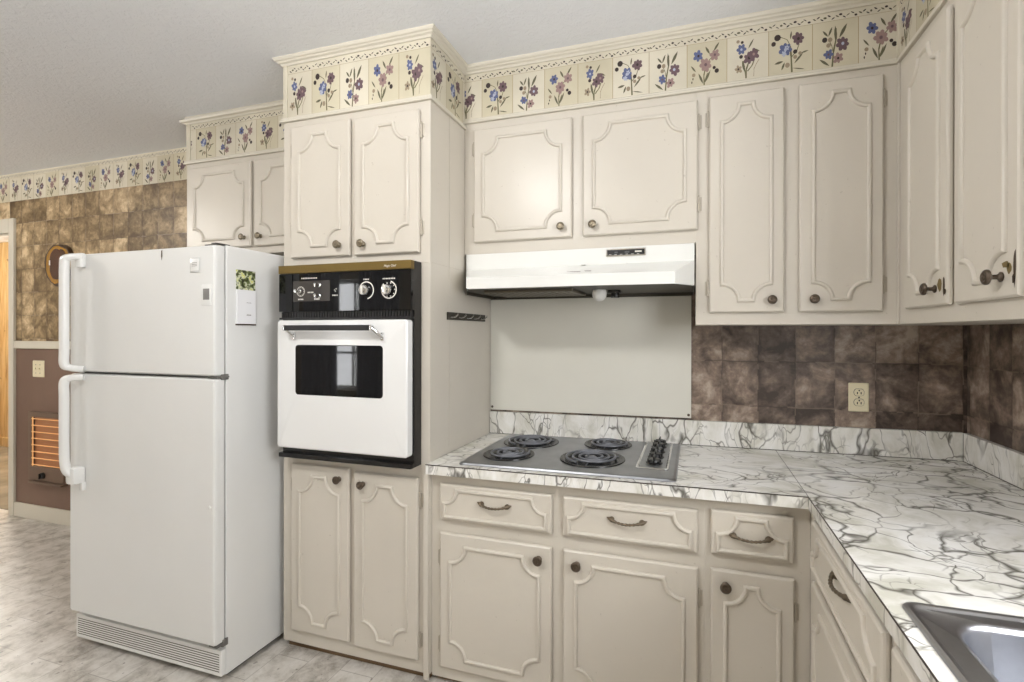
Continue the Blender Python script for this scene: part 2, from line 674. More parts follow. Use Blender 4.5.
def window(name, mapf, a0, a1, z0, z1, cols, rows):
    """mapf(a, depth, z) -> world; frame, muntins and one pane"""
    def bar(mb, a_0, a_1, z_0, z_1, d0=-0.01, d1=0.05):
        p, q = mapf(a_0, d0, z_0), mapf(a_1, d1, z_1)
        mb.box(p[0], q[0], p[1], q[1], p[2], q[2])
    mb = MB()
    t = 0.05
    bar(mb, a0, a1, z0, z0 + t); bar(mb, a0, a1, z1 - t, z1)
    bar(mb, a0, a0 + t, z0 + t, z1 - t); bar(mb, a1 - t, a1, z0 + t, z1 - t)
    for i in range(1, cols):
        a = a0 + (a1 - a0) * i / cols
        bar(mb, a - 0.015, a + 0.015, z0 + t, z1 - t, 0.0, 0.04)
    for i in range(1, rows):
        z = z0 + (z1 - z0) * i / rows
        for j in range(cols):
            l_ = a0 + (a1 - a0) * j / cols + (0.015 if j else t)
            r_ = a0 + (a1 - a0) * (j + 1) / cols - (0.015 if j < cols - 1 else t)
            bar(mb, l_, r_, z - 0.015, z + 0.015, 0.0, 0.04)
    w = struct(name, mb, window_white)
    g = MB()
    p, q = mapf(a0 + t, 0.018, z0 + t), mapf(a1 - t, 0.022, z1 - t)
    g.box(p[0], q[0], p[1], q[1], p[2], q[2])
    build('pane', g, win_glass, w)
    return w


window('window_1', lambda a, d, z: (XR + 0.04 + d, a, z), WY0, WY1, WZ0, WZ1, 2, 1)
window('window_2', lambda a, d, z: (a, -4.10 - d, z), BX0, BX1, BZ0, BZ1, 4, 3)
for nm, c0, c1 in (('a', BX0 - 0.06, BX0 + 0.50), ('b', BX1 - 0.52, BX1 + 0.06)):
    mb = MB()
    fr, bk = [], []
    for i in range(37):
        x = c0 + (c1 - c0) * i / 36
        y = -4.0 + 0.022 * math.sin(i * 1.05)
        fr.append((x, y)); bk.append((x, y - 0.004))
    ring = fr + bk[::-1]
    mb.loft([[(x, y, 0.5) for x, y in ring], [(x, y, 2.12) for x, y in ring]])
    cu = build('curtain', mb, curtain_m)
    tag(cu, 'grey sheer curtain at the ' + ('far' if nm == 'a' else 'near') + ' side of the dining window', 'curtain', 'sheer curtains at the dining window')

# den seen through the doorway
struct('wall_den_back', MB().box(-7.6, -3.0, 1.28, 1.38, ZF, ZC), pine_m)
struct('wall_den_left', MB().box(-7.6, -7.5, 0.1, 1.28, ZF, ZC), pine_m)
struct('wall_den_right', MB().box(-3.1, -3.0, 0.1, 1.28, ZF, ZC), pine_m)
struct('wall_den_front', MB().box(-7.5, -5.2, 0.0, 0.1, ZF, ZC), pine_m)
struct('ceiling_den', MB().box(-7.5, -3.1, 0.1, 1.28, 2.385, 2.40), ceil_m)
struct('baseboard_den', MB().box(-7.5, -3.1, 1.262, 1.28, ZF + 0.004, 0.10, 0.004), pine_m)

# door casing, chair rail, baseboard on the left part of the back wall
mb = MB()
mb.box(DX1, DX1 + 0.058, -0.018, 0.0, ZF, DZ + 0.105, 0.004)
mb.box(DX0 - 0.058, DX0, -0.018, 0.0, ZF, DZ + 0.105, 0.004)
mb.box(DX0, DX1, -0.018, 0.0, DZ, DZ + 0.105, 0.004)
mb.box(DX1 - 0.015, DX1, 0.0, 0.1, ZF, DZ, 0.0)
mb.box(DX0, DX0 + 0.015, 0.0, 0.1, ZF, DZ, 0.0)
mb.box(DX0 + 0.015, DX1 - 0.015, 0.0, 0.1, DZ - 0.015, DZ, 0.0)
struct('trim_1', mb, cream_trim, label='cream casing around the doorway to the den')
mb = MB()
mb.box(DX1 + 0.058, -2.0, -0.016, 0.0, 1.213, 1.268, 0.006)
struct('trim_2', mb, cream_trim, label='cream chair rail between slate wallpaper and brown paint')
mb = MB()
mb.box(DX1 + 0.058, -1.2, -0.014, 0.0, ZF, 0.092, 0.005)
struct('baseboard_back', mb, cream_trim)


# ------------------------------------------------------------------ floral wallpaper
def ell(cx, cy, a, b, rot, n=9):
    c, s = math.cos(rot), math.sin(rot)
    return [(cx + a * math.cos(2 * PI * i / n) * c - b * math.sin(2 * PI * i / n) * s,
             cy + a * math.cos(2 * PI * i / n) * s + b * math.sin(2 * PI * i / n) * c) for i in range(n)]


def leaf(x0, y0, x1, y1, w):
    dx, dy = x1 - x0, y1 - y0
    L = math.hypot(dx, dy)
    nx, ny = -dy / L * w, dx / L * w
    pts = []
    for t, k in ((0, 0.1), (0.25, 0.75), (0.5, 1), (0.75, 0.7)):
        pts.append((x0 + dx * t + nx * k, y0 + dy * t + ny * k))
    pts.append((x1, y1))
    for t, k in ((0.75, 0.7), (0.5, 1), (0.25, 0.75), (0, 0.1)):
        pts.append((x0 + dx * t - nx * k, y0 + dy * t - ny * k))
    return pts


def flower(out, x, y, r, mat, core, npet=6):
    a0 = random.random() * 6
    for i in range(npet):
        a = a0 + 2 * PI * i / npet
        rr = r * random.uniform(0.85, 1.1)
        out.append((mat, ell(x + math.cos(a) * rr * 0.55, y + math.sin(a) * rr * 0.55, rr * 0.5, rr * 0.34, a, 8)))
    out.append((core, ell(x, y, r * 0.25, r * 0.25, 0, 7)))


def stem(out, pts, w=0.016, mat=3):
    for (x0, y0), (x1, y1) in zip(pts[:-1], pts[1:]):
        L = math.hypot(x1 - x0, y1 - y0)
        nx, ny = -(y1 - y0) / L * w, (x1 - x0) / L * w
        out.append((mat, [(x0 - nx, y0 - ny), (x1 - nx * .7, y1 - ny * .7), (x1 + nx * .7, y1 + ny * .7), (x0 + nx, y0 + ny)]))


# tile coordinates: x 0..1 across one tile, y 0..1 up the picture part (the vine strip is above)
def motif(kind):
    o = []
    if kind == 0:
        stem(o, [(.46, .04), (.47, .25), (.55, .45)], .022); stem(o, [(.46, .06), (.42, .3), (.38, .45)], .018)
        stem(o, [(.5, .2), (.62, .32), (.68, .45)], .016)
        stem(o, [(.66, .22), (.72, .33), (.80, .44)], .009, 10)
        stem(o, [(.66, .06), (.67, .22)], .008, 10)
        o.append((4, leaf(.42, .2, .36, .46, .03)))
        o.append((4, leaf(.52, .72, .66, .93, .022))); o.append((4, leaf(.62, .70, .82, .62, .025)))
        flower(o, .34, .72, .125, 8, 9); flower(o, .54, .50, .15, 6, 5); flower(o, .66, .57, .14, 6, 7)
        flower(o, .26, .27, .105, 10, 5, 5)
        o.append((5, ell(.33, .55, .05, .045, 0))); o.append((5, ell(.36, .88, .04, .035, 0))); o.append((10, ell(.25, .91, .045, .04, 0)))
    elif kind == 1:
        stem(o, [(.54, .03), (.52, .4), (.5, .62)], .024); stem(o, [(.52, .36), (.66, .5), (.72, .64)], .012)
        stem(o, [(.25, .86), (.42, .78), (.5, .64)], .009)
        o.append((4, leaf(.5, .78, .53, .96, .022))); o.append((4, leaf(.6, .22, .82, .44, .026))); o.append((4, leaf(.76, .43, .95, .47, .018)))
        o.append((4, leaf(.32, .30, .10, .26, .03))); o.append((4, leaf(.36, .27, .28, .10, .028)))
        o.append((4, leaf(.56, .12, .86, .06, .014)))
        o.append((10, ell(.43, .2, .06, .06, 0)))
        flower(o, .38, .56, .16, 8, 9, 7); flower(o, .34, .47, .07, 9, 9, 5); flower(o, .42, .6, .06, 9, 8, 5)
        flower(o, .70, .76, .15, 6, 5, 7)
        o.append((5, ell(.18, .85, .085, .075, 0))); o.append((5, ell(.08, .72, .06, .055, 0))); o.append((5, ell(.62, .48, .055, .05, 0)))
        o.append((10, ell(.74, .43, .045, .04, 0))); o.append((10, ell(.62, .36, .05, .045, 0)))
    elif kind == 2:
        stem(o, [(.43, .02), (.46, .35), (.52, .62), (.52, .86)], .022); stem(o, [(.46, .3), (.42, .48), (.36, .6)], .01)
        o.append((4, leaf(.52, .55, .50, .92, .035))); o.append((4, leaf(.60, .64, .78, .93, .04)))
        o.append((4, leaf(.33, .70, .20, .84, .026))); o.append((4, leaf(.34, .70, .43, .90, .026))); o.append((4, leaf(.36, .05, .12, .22, .03)))
        flower(o, .68, .50, .15, 6, 9, 7); flower(o, .34, .30, .115, 8, 6); flower(o, .57, .19, .12, 7, 5, 6)
        o.append((5, ell(.25, .63, .065, .06, 0))); o.append((10, ell(.38, .62, .055, .055, 0))); o.append((10, ell(.34, .5, .055, .05, 0)))
    else:
        stem(o, [(.43, .02), (.42, .25), (.46, .42)], .018); stem(o, [(.44, .1), (.52, .3)], .014); stem(o, [(.52, .55), (.66, .68)], .012)
        o.append((4, leaf(.40, .06, .27, .32, .03))); o.append((4, leaf(.45, .08, .60, .36, .03)))
        o.append((4, leaf(.58, .74, .46, .93, .03))); o.append((4, leaf(.68, .78, .84, .99, .028))); o.append((4, leaf(.2, .36, .06, .52, .022)))
        o.append((5, ell(.09, .12, .016, .03, 0))); o.append((5, ell(.12, .2, .016, .03, 0))); o.append((10, ell(.14, .29, .05, .045, 0)))
        flower(o, .27, .73, .135, 8, 5); flower(o, .47, .50, .165, 7, 6, 7); flower(o, .72, .70, .135, 7, 6, 6)
        o.append((5, ell(.77, .32, .06, .055, 0))); o.append((5, ell(.70, .40, .045, .04, 0)))
    return o


def clip_poly(pts, lo, hi):
    for sgn, lim in ((1, lo), (-1, -hi)):
        out = []
        for i in range(len(pts)):
            a, b = pts[i], pts[(i + 1) % len(pts)]
            ia, ib = sgn * a[0] >= lim, sgn * b[0] >= lim
            if ia: out.append(a)
            if ia != ib:
                t = (sgn * lim - a[0]) / (b[0] - a[0])
                out.append((sgn * lim, a[1] + (b[1] - a[1]) * t))
        pts = out
        if len(pts) < 3: return None
    return pts


def floral(mb, fn, a0, a1, z0, z1, first, kind0, period=0.143, base=None):
    """fn(a, z, lift) -> world. tiles start at 'first' (<= a0) with design kind0."""
    vz = z1 - 0.032 * (z1 - z0) / 0.196          # picture part ends here, vine strip above
    k = 0
    a = first
    while a < a1:
        l, r = max(a, a0), min(a + period, a1)
        if r > l:
            mb.poly([fn(l, z0, .0003), fn(r, z0, .0003), fn(r, vz, .0003), fn(l, vz, .0003)], (0, 1, 0, 1, 1, 0)[(k + kind0) % 6] if random.random() < .8 else random.choice((0, 1)))
            lift = .0005
            if a > a0:
                mb.poly([fn(a - .0012, z0, lift), fn(a + .0012, z0, lift), fn(a + .0012, vz, lift), fn(a - .0012, vz, lift)], 2)
            for m, pts in motif((kind0 + k) % 4):
                lift += .00002
                wp = [(a + period * (0.04 + 0.92 * x), z0 + (vz - z0) * y * 0.97) for x, y in pts]
                wp = clip_poly(wp, a0, a1)
                if wp: mb.poly([fn(x, z, lift) for x, z in wp], m)
            t = a + 0.006
            i = 0
            while t < a + period:
                if a0 + .008 < t < a1 - .008:
                    zz = vz + (z1 - vz) * (0.42 + 0.18 * math.sin(i * 2.1))
                    big = random.random()
                    if i % 4 == 3:
                        pts = ell(t, zz, .0035 + .003 * big, .004, 0, 8)
                    else:
                        pts = leaf(t - .005, zz - .004 * (1 if i % 2 else -1), t + .006, zz + .004 * (1 if i % 2 else -1), .0017 + .001 * big)
                    mb.poly([fn(x, z, .0006) for x, z in pts], 5 if i % 3 else 4)
                t += random.uniform(.009, .014)
                i += 1
        a += period
        k += 1
    mb.poly([fn(a0, vz, .0002), fn(a1, vz, .0002), fn(a1, z1, .0002), fn(a0, z1, .0002)], 0)
    mb.poly([fn(a0, vz - .0007, .0007), fn(a1, vz - .0007, .0007), fn(a1, vz + .0007, .0007), fn(a0, vz + .0007, .0007)], 2)


mb = MB()
floral(mb, lambda a, z, l: (a, -l - .0002, z), -3.62, -1.163, 2.291, ZC, -3.635, 2, 0.1387)
mb.box(-3.62, -1.163, -0.0001, 0.0, 2.291, ZC, mat=0)
struct('wallpaper_border', mb, PRINT, recalc=False, label='floral wallpaper border under the ceiling on the left wall')


# ------------------------------------------------------------------ soffits, crown and ledge mouldings
def sweep_plan(mb, path, prof, mat=0):
    """profile (offset to the right, z) swept along an open plan path, mitred"""
    rails = [offset_path(path, d, False) for d, z in prof]
    loops = [[(rails[k][i].x, rails[k][i].y, prof[k][1]) for k in range(len(prof))] for i in range(len(path))]
    mb.loft(loops, True, True, mat)


def crown(path, n):
    mb = MB()
    z = ZC
    sweep_plan(mb, path, [(-0.004, z - .030), (.006, z - .030), (.008, z - .026), (.010, z - .0225), (.018, z - .019), (.021, z - .014), (.026, z - .012), (.030, z - .006), (.031, z), (-0.004, z)])
    return struct('trim_%d' % n, mb, cream_trim, smooth=20)


def ledge(path, zb, n):
    mb = MB()
    sweep_plan(mb, path, [(-0.004, zb), (.011, zb), (.013, zb + .006), (.009, zb + .010), (.009, zb + .016), (.004, zb + .020), (-0.004, zb + .020)])
    return struct('trim_%d' % n, mb, cream_trim, smooth=20)


ZLU, ZLT, ZLK = 2.249, 2.226, 2.238
pU = [(XTR, YU), (XRU, YU), (XRU, -1.0)]
pT = [(XTL, 0.0), (XTL, YT), (XTR, YT), (XTR, YU)]
pK = [(-1.163, 0.0), (-1.163, YK), (XTL, YK)]
crown(pU, 3); crown(pT, 4)
mb = MB()
sweep_plan(mb, pK, [(-.004, 2.452), (.006, 2.452), (.010, 2.459), (.022, 2.462), (.025, 2.471), (.010, 2.481), (.006, ZC), (-.004, ZC)])
struct('trim_5', mb, cream_trim, smooth=20)
ledge(pU, ZLU, 6); ledge(pT, ZLT, 7); ledge(pK, ZLK, 8)

ZCB = ZC - 0.029
mb = MB()
mb.box(XTR, XRU + 0.002, YU, 0.0, ZLU, ZC, mat=0)
mb.box(XRU, XR, -1.0, 0.0, ZLU, ZC, mat=0)
floral(mb, lambda a, z, l: (a, YU - l, z), XTR, XRU, ZLU + .02, ZCB, 0.434, 0)
floral(mb, lambda a, z, l: (XRU - l, YU - a, z), 0.0, 1.0 + YU, ZLU + .02, ZCB, -0.01, 0)
mb.box(XRU - .008, XRU, YU - .008, YU - .0, ZLU + .02, ZCB, mat=0)
struct('soffit_1', mb, PRINT, recalc=False, label='floral papered soffit above the range hood and right wall cabinets')
mb = MB()
mb.box(XTL, XTR, YT, 0.0, ZLT, ZC, mat=0)
floral(mb, lambda a, z, l: (a, YT - l, z), XTL + .022, XTR, ZLT + .02, ZCB, XTL + .008, 0, 0.1402)
floral(mb, lambda a, z, l: (XTR + l, a, z), YT, YU, ZLT + .02, ZCB, YT - .022, 0)
mb.box(XTL, XTL + .02, YT - .004, YT, ZLT + .02, ZCB, mat=0)
struct('soffit_2', mb, PRINT, recalc=False, label='floral papered soffit above the oven cabinet')
mb = MB()
mb.box(-1.163, XTL, YK, 0.0, ZLK, ZC, mat=0)
floral(mb, lambda a, z, l: (a, YK - l, z), -1.163 + .03, XTL, ZLK + .02, 2.453, -1.232, 0, 0.1385)
mb.box(-1.163, -1.163 + .027, YK - .004, YK, ZLK + .02, ZCB, mat=0)
struct('soffit_3', mb, PRINT, recalc=False, label='floral papered soffit above the refrigerator')


# ------------------------------------------------------------------ cabinet fronts
def M_back(yf):
    return lambda u, v, w: (u, yf - w, v)


def M_right(xf):
    return lambda u, v, w: (xf - w, u, v)


TH = 0.018


def panel_path(u0, u1, v0, v1, r, top_only=False, n=9):
    """rectangle with concave quarter-circle notches, counter-clockwise"""
    pts = []

    def arc(cx, cy, a0, a1):
        for i in range(n + 1):
            a = a0 + (a1 - a0) * i / n
            pts.append((cx + r * math.cos(a), cy + r * math.sin(a)))
    if top_only:
        pts += [(u0, v0), (u1, v0)]
    else:
        arc(u0, v0, PI / 2, 0)
        arc(u1, v0, PI, PI / 2)
    arc(u1, v1, 1.5 * PI, PI)
    arc(u0, v1, 2 * PI, 1.5 * PI)
    return pts


def sweep_front(mb, path, M, w0, mat=0, wd=0.0068, ht=0.0088):
    prof = [(-wd, 0.0), (-wd * .92, ht * .55), (-wd * .45, ht * .95), (0, ht), (wd * .5, ht * .9), (wd * .95, ht * .5), (wd, 0.0)]
    rails = [offset_path(path, d, True) for d, h in prof]
    n = len(path)
    loops = [[M(rails[k][i % n].x, rails[k][i % n].y, w0 + prof[k][1]) for k in range(len(prof))] for i in range(n + 1)]
    mb.loft(loops, False, False, mat, closed=False)


def slab(mb, u0, u1, v0, v1, M, th=TH, mat=0):
    def rect(i, w):
        return [M(u0 + i, v0 + i, w), M(u1 - i, v0 + i, w), M(u1 - i, v1 - i, w), M(u0 + i, v1 - i, w)]
    mb.loft([rect(.006, 0.0004), rect(.006, .0045), rect(0, .0058), rect(0, th * .62), rect(.002, th * .85), rect(.0055, th)], True, True, mat)


def knob(parent, u, v, M, mat, r=0.0165, stand=0.026):
    c = Vector(M(u, v, TH))
    ax = Vector(M(u, v, TH + 1)) - c
    mb = MB()
    mb.lathe([(r * .62, 0.0), (r * .66, .002), (r * .4, .005), (.0055, .008), (.0052, stand * .52), (r * .55, stand * .62), (r * .98, stand * .74), (r, stand * .84), (r * .9, stand * .93),
              (r * .66, stand * .985), (r * .6, stand * .955), (r * .35, stand * .965), (r * .3, stand * 1.02), (0, stand * 1.04)], c, ax, 22)
    return build('knob', mb, mat, parent, smooth=50)


def pull(parent, u, v, M, mat, length=0.104):
    """twisted bail pull with leaf-shaped ends"""
    mb = MB()
    n = 25
    pts, rad = [], []
    for i in range(n):
        t = i / (n - 1)
        x = (t - .5) * length
        out = 0.007 + 0.017 * math.sin(PI * t) ** .7
        sag = -0.005 * math.sin(PI * t)
        pts.append(M(u + x, v + sag, TH + out))
        e = abs(t - .5) * 2
        rad.append(0.0042 + 0.0011 * math.sin(i * 2.2) + 0.0028 * max(0, (e - .72) / .28) ** .8)
    mb.tube(pts, rad, 10)
    for s in (-1, 1):
        c = Vector(M(u + s * length * .49, v, TH))
        ax = Vector(M(u, v, 1)) - Vector(M(u, v, 0))
        mb.lathe([(.0095, 0.0), (.010, .003), (.0085, .007), (.005, .011), (0, .013)], c, ax, 14)
        mb.tube([M(u + s * length * .49, v, TH + .004), M(u + s * (length * .5 + .008), v + .003, TH + .005), M(u + s * (length * .5 + .016), v + .006, TH + .002)], [.006, .0055, .001], 8)
    return build('pull_handle', mb, mat, parent, smooth=50)


def hinge(parent, u, v, M, side):
    """surface hinge beside the door: leaf on the frame, barrel, two finials. side = +1 if the door lies at smaller u"""
    mb = MB()
    p, q = M(u, v - .026, 0.0003), M(u + side * .011, v + .026, .0028)
    mb.box(p[0], q[0], p[1], q[1], p[2], q[2], .0012)
    b = u
    mb.tube([M(b, v - .021, .0055), M(b, v + .021, .0055)], .0042, 10)
    for s in (-1, 1):
        mb.tube([M(b, v + s * .021, .0055), M(b, v + s * .025, .0055), M(b, v + s * .030, .005), M(b, v + s * .033, .0045)], [.0028, .0045, .0035, .0008], 8)
    return build('hinge', mb, hinge_mat, parent, smooth=40)


def front(parent, name, u0, u1, v0, v1, M, margin=.044, r=.064, top_only=False, mb_bottom=None, chips=None):
    mb = MB()
    slab(mb, u0, u1, v0, v1, M)
    if chips:
        for cu, cv, a, b, m in chips:
            mb.poly([M(x, y, TH + .0004) for x, y in [(cu + a * math.cos(t * .785) * random.uniform(.6, 1.2), cv + b * math.sin(t * .785) * random.uniform(.6, 1.2)) for t in range(8)]], m)
    d = build(name, mb, [cream, chip_m, chip_dark], parent, recalc=not chips, smooth=25)
    mb = MB()
    bm_ = margin if mb_bottom is None else mb_bottom
    tm = margin if not top_only else mb_bottom + .004
    sweep_front(mb, panel_path(u0 + margin, u1 - margin, v0 + bm_, v1 - tm, r, top_only), M, TH - .0004)
    build('moulding', mb, cream, d, smooth=50)
    return d


def body(parent, boxes, name='body', bev=.0015):
    mb = MB()
    for b in boxes:
        mb.box(*b, bev)
    return build(name, mb, cream, parent)


# --- tall oven cabinet
t = thing('oven_cabinet', ((XTL + XTR) / 2, -.29, ZF), 'tall cream cabinet from floor to soffit housing the wall oven', 'cabinet')
OZ0, OZ1 = 0.824, 1.603
body(t, [(XTL, XTR, YT, -.002, .018, OZ0), (XTL, XTR, YT, -.002, OZ1, ZLT), (XTL, -.168, YT, -.002, OZ0, OZ1), (.452, XTR, YT, -.002, OZ0, OZ1), (-.168, .452, -.03, -.002, OZ0, OZ1)])
build('toe_kick', MB().box(XTL + .01, XTR - .01, YT + .02, -.01, ZF, .018), kick_mat, t)
build('filler_strip', MB().box(.470, .4925, YT - .012, YT, 0.0, .792, .005), cream, t)
build('side_seam_batten', MB().box(XTR, XTR + .0015, -.428, -.420, .86, ZLT, .0005), cream, t)
Mt = M_back(YT)
for nm, u0, u1, v0, v1, kn, km, hs, hv, kr in (
        ('door', -.163, .133, 1.643, 2.196, (.086, 1.687), bronze, -1, (1.76, 2.10), .0165),
        ('door', .156, .452, 1.641, 2.193, (.201, 1.685), bronze, 1, (1.738, 2.114), .0165),
        ('door', -.159, .131, .080, .782, (.087, .738), bronze_dark, -1, (.17, .69), .0165),
        ('door', .155, .448, .071, .773, (.202, .728), bronze_dark, 1, (.146, .685), .0165)):
    d = front(t, nm, u0, u1, v0, v1, Mt, .046, .066)
    knob(d, kn[0], kn[1], Mt, km)
    for z in hv:
        hinge(d, (u1 + .004) if hs > 0 else (u0 - .004), z, Mt, hs)

# --- cabinet over the refrigerator
t = thing('wall_cabinet', (-.69, -.15, 1.74), 'short cream two-door wall cabinet hanging above the refrigerator', 'cabinet')
body(t, [(-1.163, XTL, YK, -.002, 1.735, ZLK)])
Mk = M_back(YK)
for u0, u1, kn, hs in ((-1.129, -.699, -.738, -1), (-.676, -.245, -.630, 1)):
    d = front(t, 'door', u0, u1, 1.771, 2.208, Mk, .046, .064)
    knob(d, kn, 1.818, Mk, bronze)
    for z in (1.84, 2.13):
        hinge(d, (u1 + .004) if hs > 0 else (u0 - .004), z, Mk, hs)

# --- short cabinet over the hood
Mu = M_back(YU)
ZH = 1.6755
t = thing('wall_cabinet', ((XTR + XUH) / 2, -.15, ZH), 'short cream two-door wall cabinet directly above the white range hood', 'cabinet')
body(t, [(XTR + .001, XUH, YU, -.002, ZH, ZLU)])
for u0, u1, kn, hs in ((.545, .984, .942, -1), (1.030, 1.474, 1.074, 1)):
    d = front(t, 'door', u0, u1, 1.724, 2.213, Mu, .046, .066)
    knob(d, kn, 1.766, Mu, bronze)
    for z in (1.822, 2.133):
        hinge(d, (u1 + .004) if hs > 0 else (u0 - .004), z, Mu, hs)

# --- tall wall cabinet right of the hood
ZUB = 1.363
t = thing('wall_cabinet', ((XUH + XRU) / 2, -.15, ZUB), 'tall cream two-door wall cabinet between range hood and corner, above the outlet', 'cabinet')
body(t, [(XUH, XRU, YU, -.002, ZUB, ZLU)])
for u0, u1, kn, hs in ((1.516, 1.772, 1.730, -1), (1.820, 2.079, 1.865, 1)):
    d = front(t, 'door', u0, u1, 1.408, 2.218, Mu, .044, .060)
    knob(d, kn, 1.452, Mu, bronze_dark)
    for z in (1.500, 2.138):
        hinge(d, (u1 + .004) if hs > 0 else (u0 - .004), z, Mu, hs)

# --- wall cabinet on the right wall
Mr = M_right(XRU)
t = thing('wall_cabinet', (2.29, -.5, ZUB), 'cream wall cabinet with chipped paint on the right wall', 'cabinet')
body(t, [(XRU, XR - .002, -1.0, -.002, ZUB, ZLU)])
build('corner_bead', MB().box(XRU - .006, XRU, YU - .012, YU, ZUB, ZLU, .002), cream, t)
for u0, u1, kn, hs, ch in ((-.654, -.380, -.589, 1, [(-.615, 1.468, .012, .022, 1), (-.638, 1.462, .006, .026, 2), (-.645, 1.446, .007, .010, 2)]),
                           (-.949, -.687, -.890, 1, [(-.905, 1.482, .016, .010, 1), (-.918, 1.474, .010, .014, 1), (-.936, 1.475, .005, .045, 2), (-.932, 1.448, .006, .01, 2)])):
    d = front(t, 'door', u0, u1, 1.410, 2.212, Mr, .044, .060, chips=ch)
    knob(d, kn, 1.457, Mr, bronze_dark, .0175, .034)
    for z in (1.51, 2.10):
        hinge(d, u1 + .004, z, Mr, 1)

# --- base cabinets of the cooking wall
Mb = M_back(YB)
ZBT = .795


def base_body(t, x0, x1, y0, y1, kick):
    body(t, [(x0, x1, y0, y1, .008, ZBT)])
    mb = MB()
    mb.box(*kick)
    build('toe_kick', mb, kick_mat, t)


t = thing('base_cabinet', (.99, -.28, ZF), 'cream base cabinet with two drawers and two doors under the cooktop', 'cabinet')
base_body(t, XTR + .001, 1.495, YB, -.002, (XTR + .001, 1.495, YB + .02, -.01, ZF, .008))
for u0, u1, pc in ((.536, .981, .763), (1.023, 1.473, 1.246)):
    d = front(t, 'drawer', u0, u1, .619, .758, Mb, .022, .052, True, .016)
    pull(d, pc, .699, Mb, iron)
for u0, u1, kn, hs, hv in ((.537, .980, .935, -1, (.14, .472)), (1.024, 1.475, 1.074, 1, (.14, .470))):
    d = front(t, 'door', u0, u1, .058, .572, Mb, .046, .062)
    knob(d, kn, .527, Mb, bronze_dark, .0175)
    for z in hv:
        hinge(d, (u1 + .004) if hs > 0 else (u0 - .004), z, Mb, hs)
t = thing('base_cabinet', (1.65, -.28, ZF), 'narrow cream base cabinet with one drawer and one door beside the inner corner', 'cabinet')
base_body(t, 1.495, 1.803, YB, -.002, (1.495, 1.803, YB + .02, -.01, ZF, .008))
d = front(t, 'drawer', 1.514, 1.755, .624, .767, Mb, .022, .056, True, .016)
pull(d, 1.632, .693, Mb, iron)
d = front(t, 'door', 1.514, 1.757, .060, .577, Mb, .044, .060)
knob(d, 1.558, .531, Mb, bronze_dark, .0175)
for z in (.14, .473):
    hinge(d, 1.761, z, Mb, 1)

# --- base cabinets of the sink wall
Mrb = M_right(XRB)
t = thing('base_cabinet', (2.1, -.9, ZF), 'cream base cabinet with drawer over door left of the sink', 'cabinet')
base_body(t, XRB, XR - .002, -1.205, YB, (XRB + .02, XR - .01, -1.205, YB, ZF, .008))
d = front(t, 'drawer', -1.193, -.655, .648, .793, Mrb, .030, .060, True, .020)
pull(d, -.966, .760, Mrb, iron)
d = front(t, 'door', -1.193, -.655, .060, .618, Mrb, .046, .062)
knob(d, -1.14, .56, Mrb, bronze_dark, .0175)
for z in (.14, .5):
    hinge(d, -.651, z, Mrb, 1)
t = thing('base_cabinet', (2.1, -1.7, ZF), 'cream sink base cabinet at the lower right edge of the photo', 'cabinet')
body(t, [(XRB, XRB + .02, -2.2, -1.206, .008, ZBT), (XRB + .02, XR - .002, -2.2, -2.18, .008, ZBT), (XRB + .02, XR - .002, -2.18, -1.206, .008, .03)])
build('toe_kick', MB().box(XRB + .02, XR - .01, -2.2, -1.206, ZF, .008), kick_mat, t)
d = front(t, 'false_drawer_front', -2.16, -1.232, .655, .793, Mrb, .030, .060, True, .020)
for u0, u1, kn in ((-1.69, -1.232, -1.65), (-2.16, -1.70, -1.74)):
    d = front(t, 'door', u0, u1, .060, .618, Mrb, .046, .062)
    knob(d, kn, .56, Mrb, bronze_dark, .0175)

# ------------------------------------------------------------------ countertops
tilt = lambda x, y, z: (x, y, z + ztop(x))


def slab_poly(mb, poly, z0, z1, mat_top=0, mat_side=1):
    n = len(poly)
    vs = [(x, y, z1) for x, y in poly] + [(x, y, z0) for x, y in poly]
    mb.add(vs, [tuple(range(n))], mat_top)
    mb.add(vs, [tuple(range(2 * n - 1, n - 1, -1))], mat_side)
    for i in range(n):
        j = (i + 1) % n
        mb.add([vs[i], vs[j], vs[j + n], vs[i + n]], [(0, 1, 2, 3)], mat_side)


t = thing('countertop', (1.14, -.31, .80), 'white marbled laminate countertop holding the coil cooktop', 'countertop')
mb = MB()
slab_poly(mb, [(XTR + .002, -.001), (XTR + .002, YCT), (XCT - .001, YCT), (XCT - .001, -.001)], -.037, 0.0)
mb.shift(tilt)
build('slab', mb, [marble_top, marble_edge], t, recalc=False)
mb = MB()
mb.box(XTR + .0005, XCT - .001, YCT - .0012, YCT + .0004, -.0028, .0004)
mb.shift(tilt)
build('edge_seam', mb, seam_m, t)
mb = MB()
mb.box(XTR + .002, XRB + .63, -.019, -.001, .0005, .107, .001)
mb.box(.795, .7965, -.0194, -.018, .002, .106, mat=1)
mb.box(1.317, 1.318, -.0192, -.018, .002, .106, mat=1)
mb.box(XTR + .002, XRB + .61, -.0205, -.018, .0002, .0022, mat=1)
mb.shift(tilt)
tag(build('backsplash', mb, [marble_edge, seam_m]), 'white marbled backsplash strip along the wall behind the cooktop', 'backsplash')

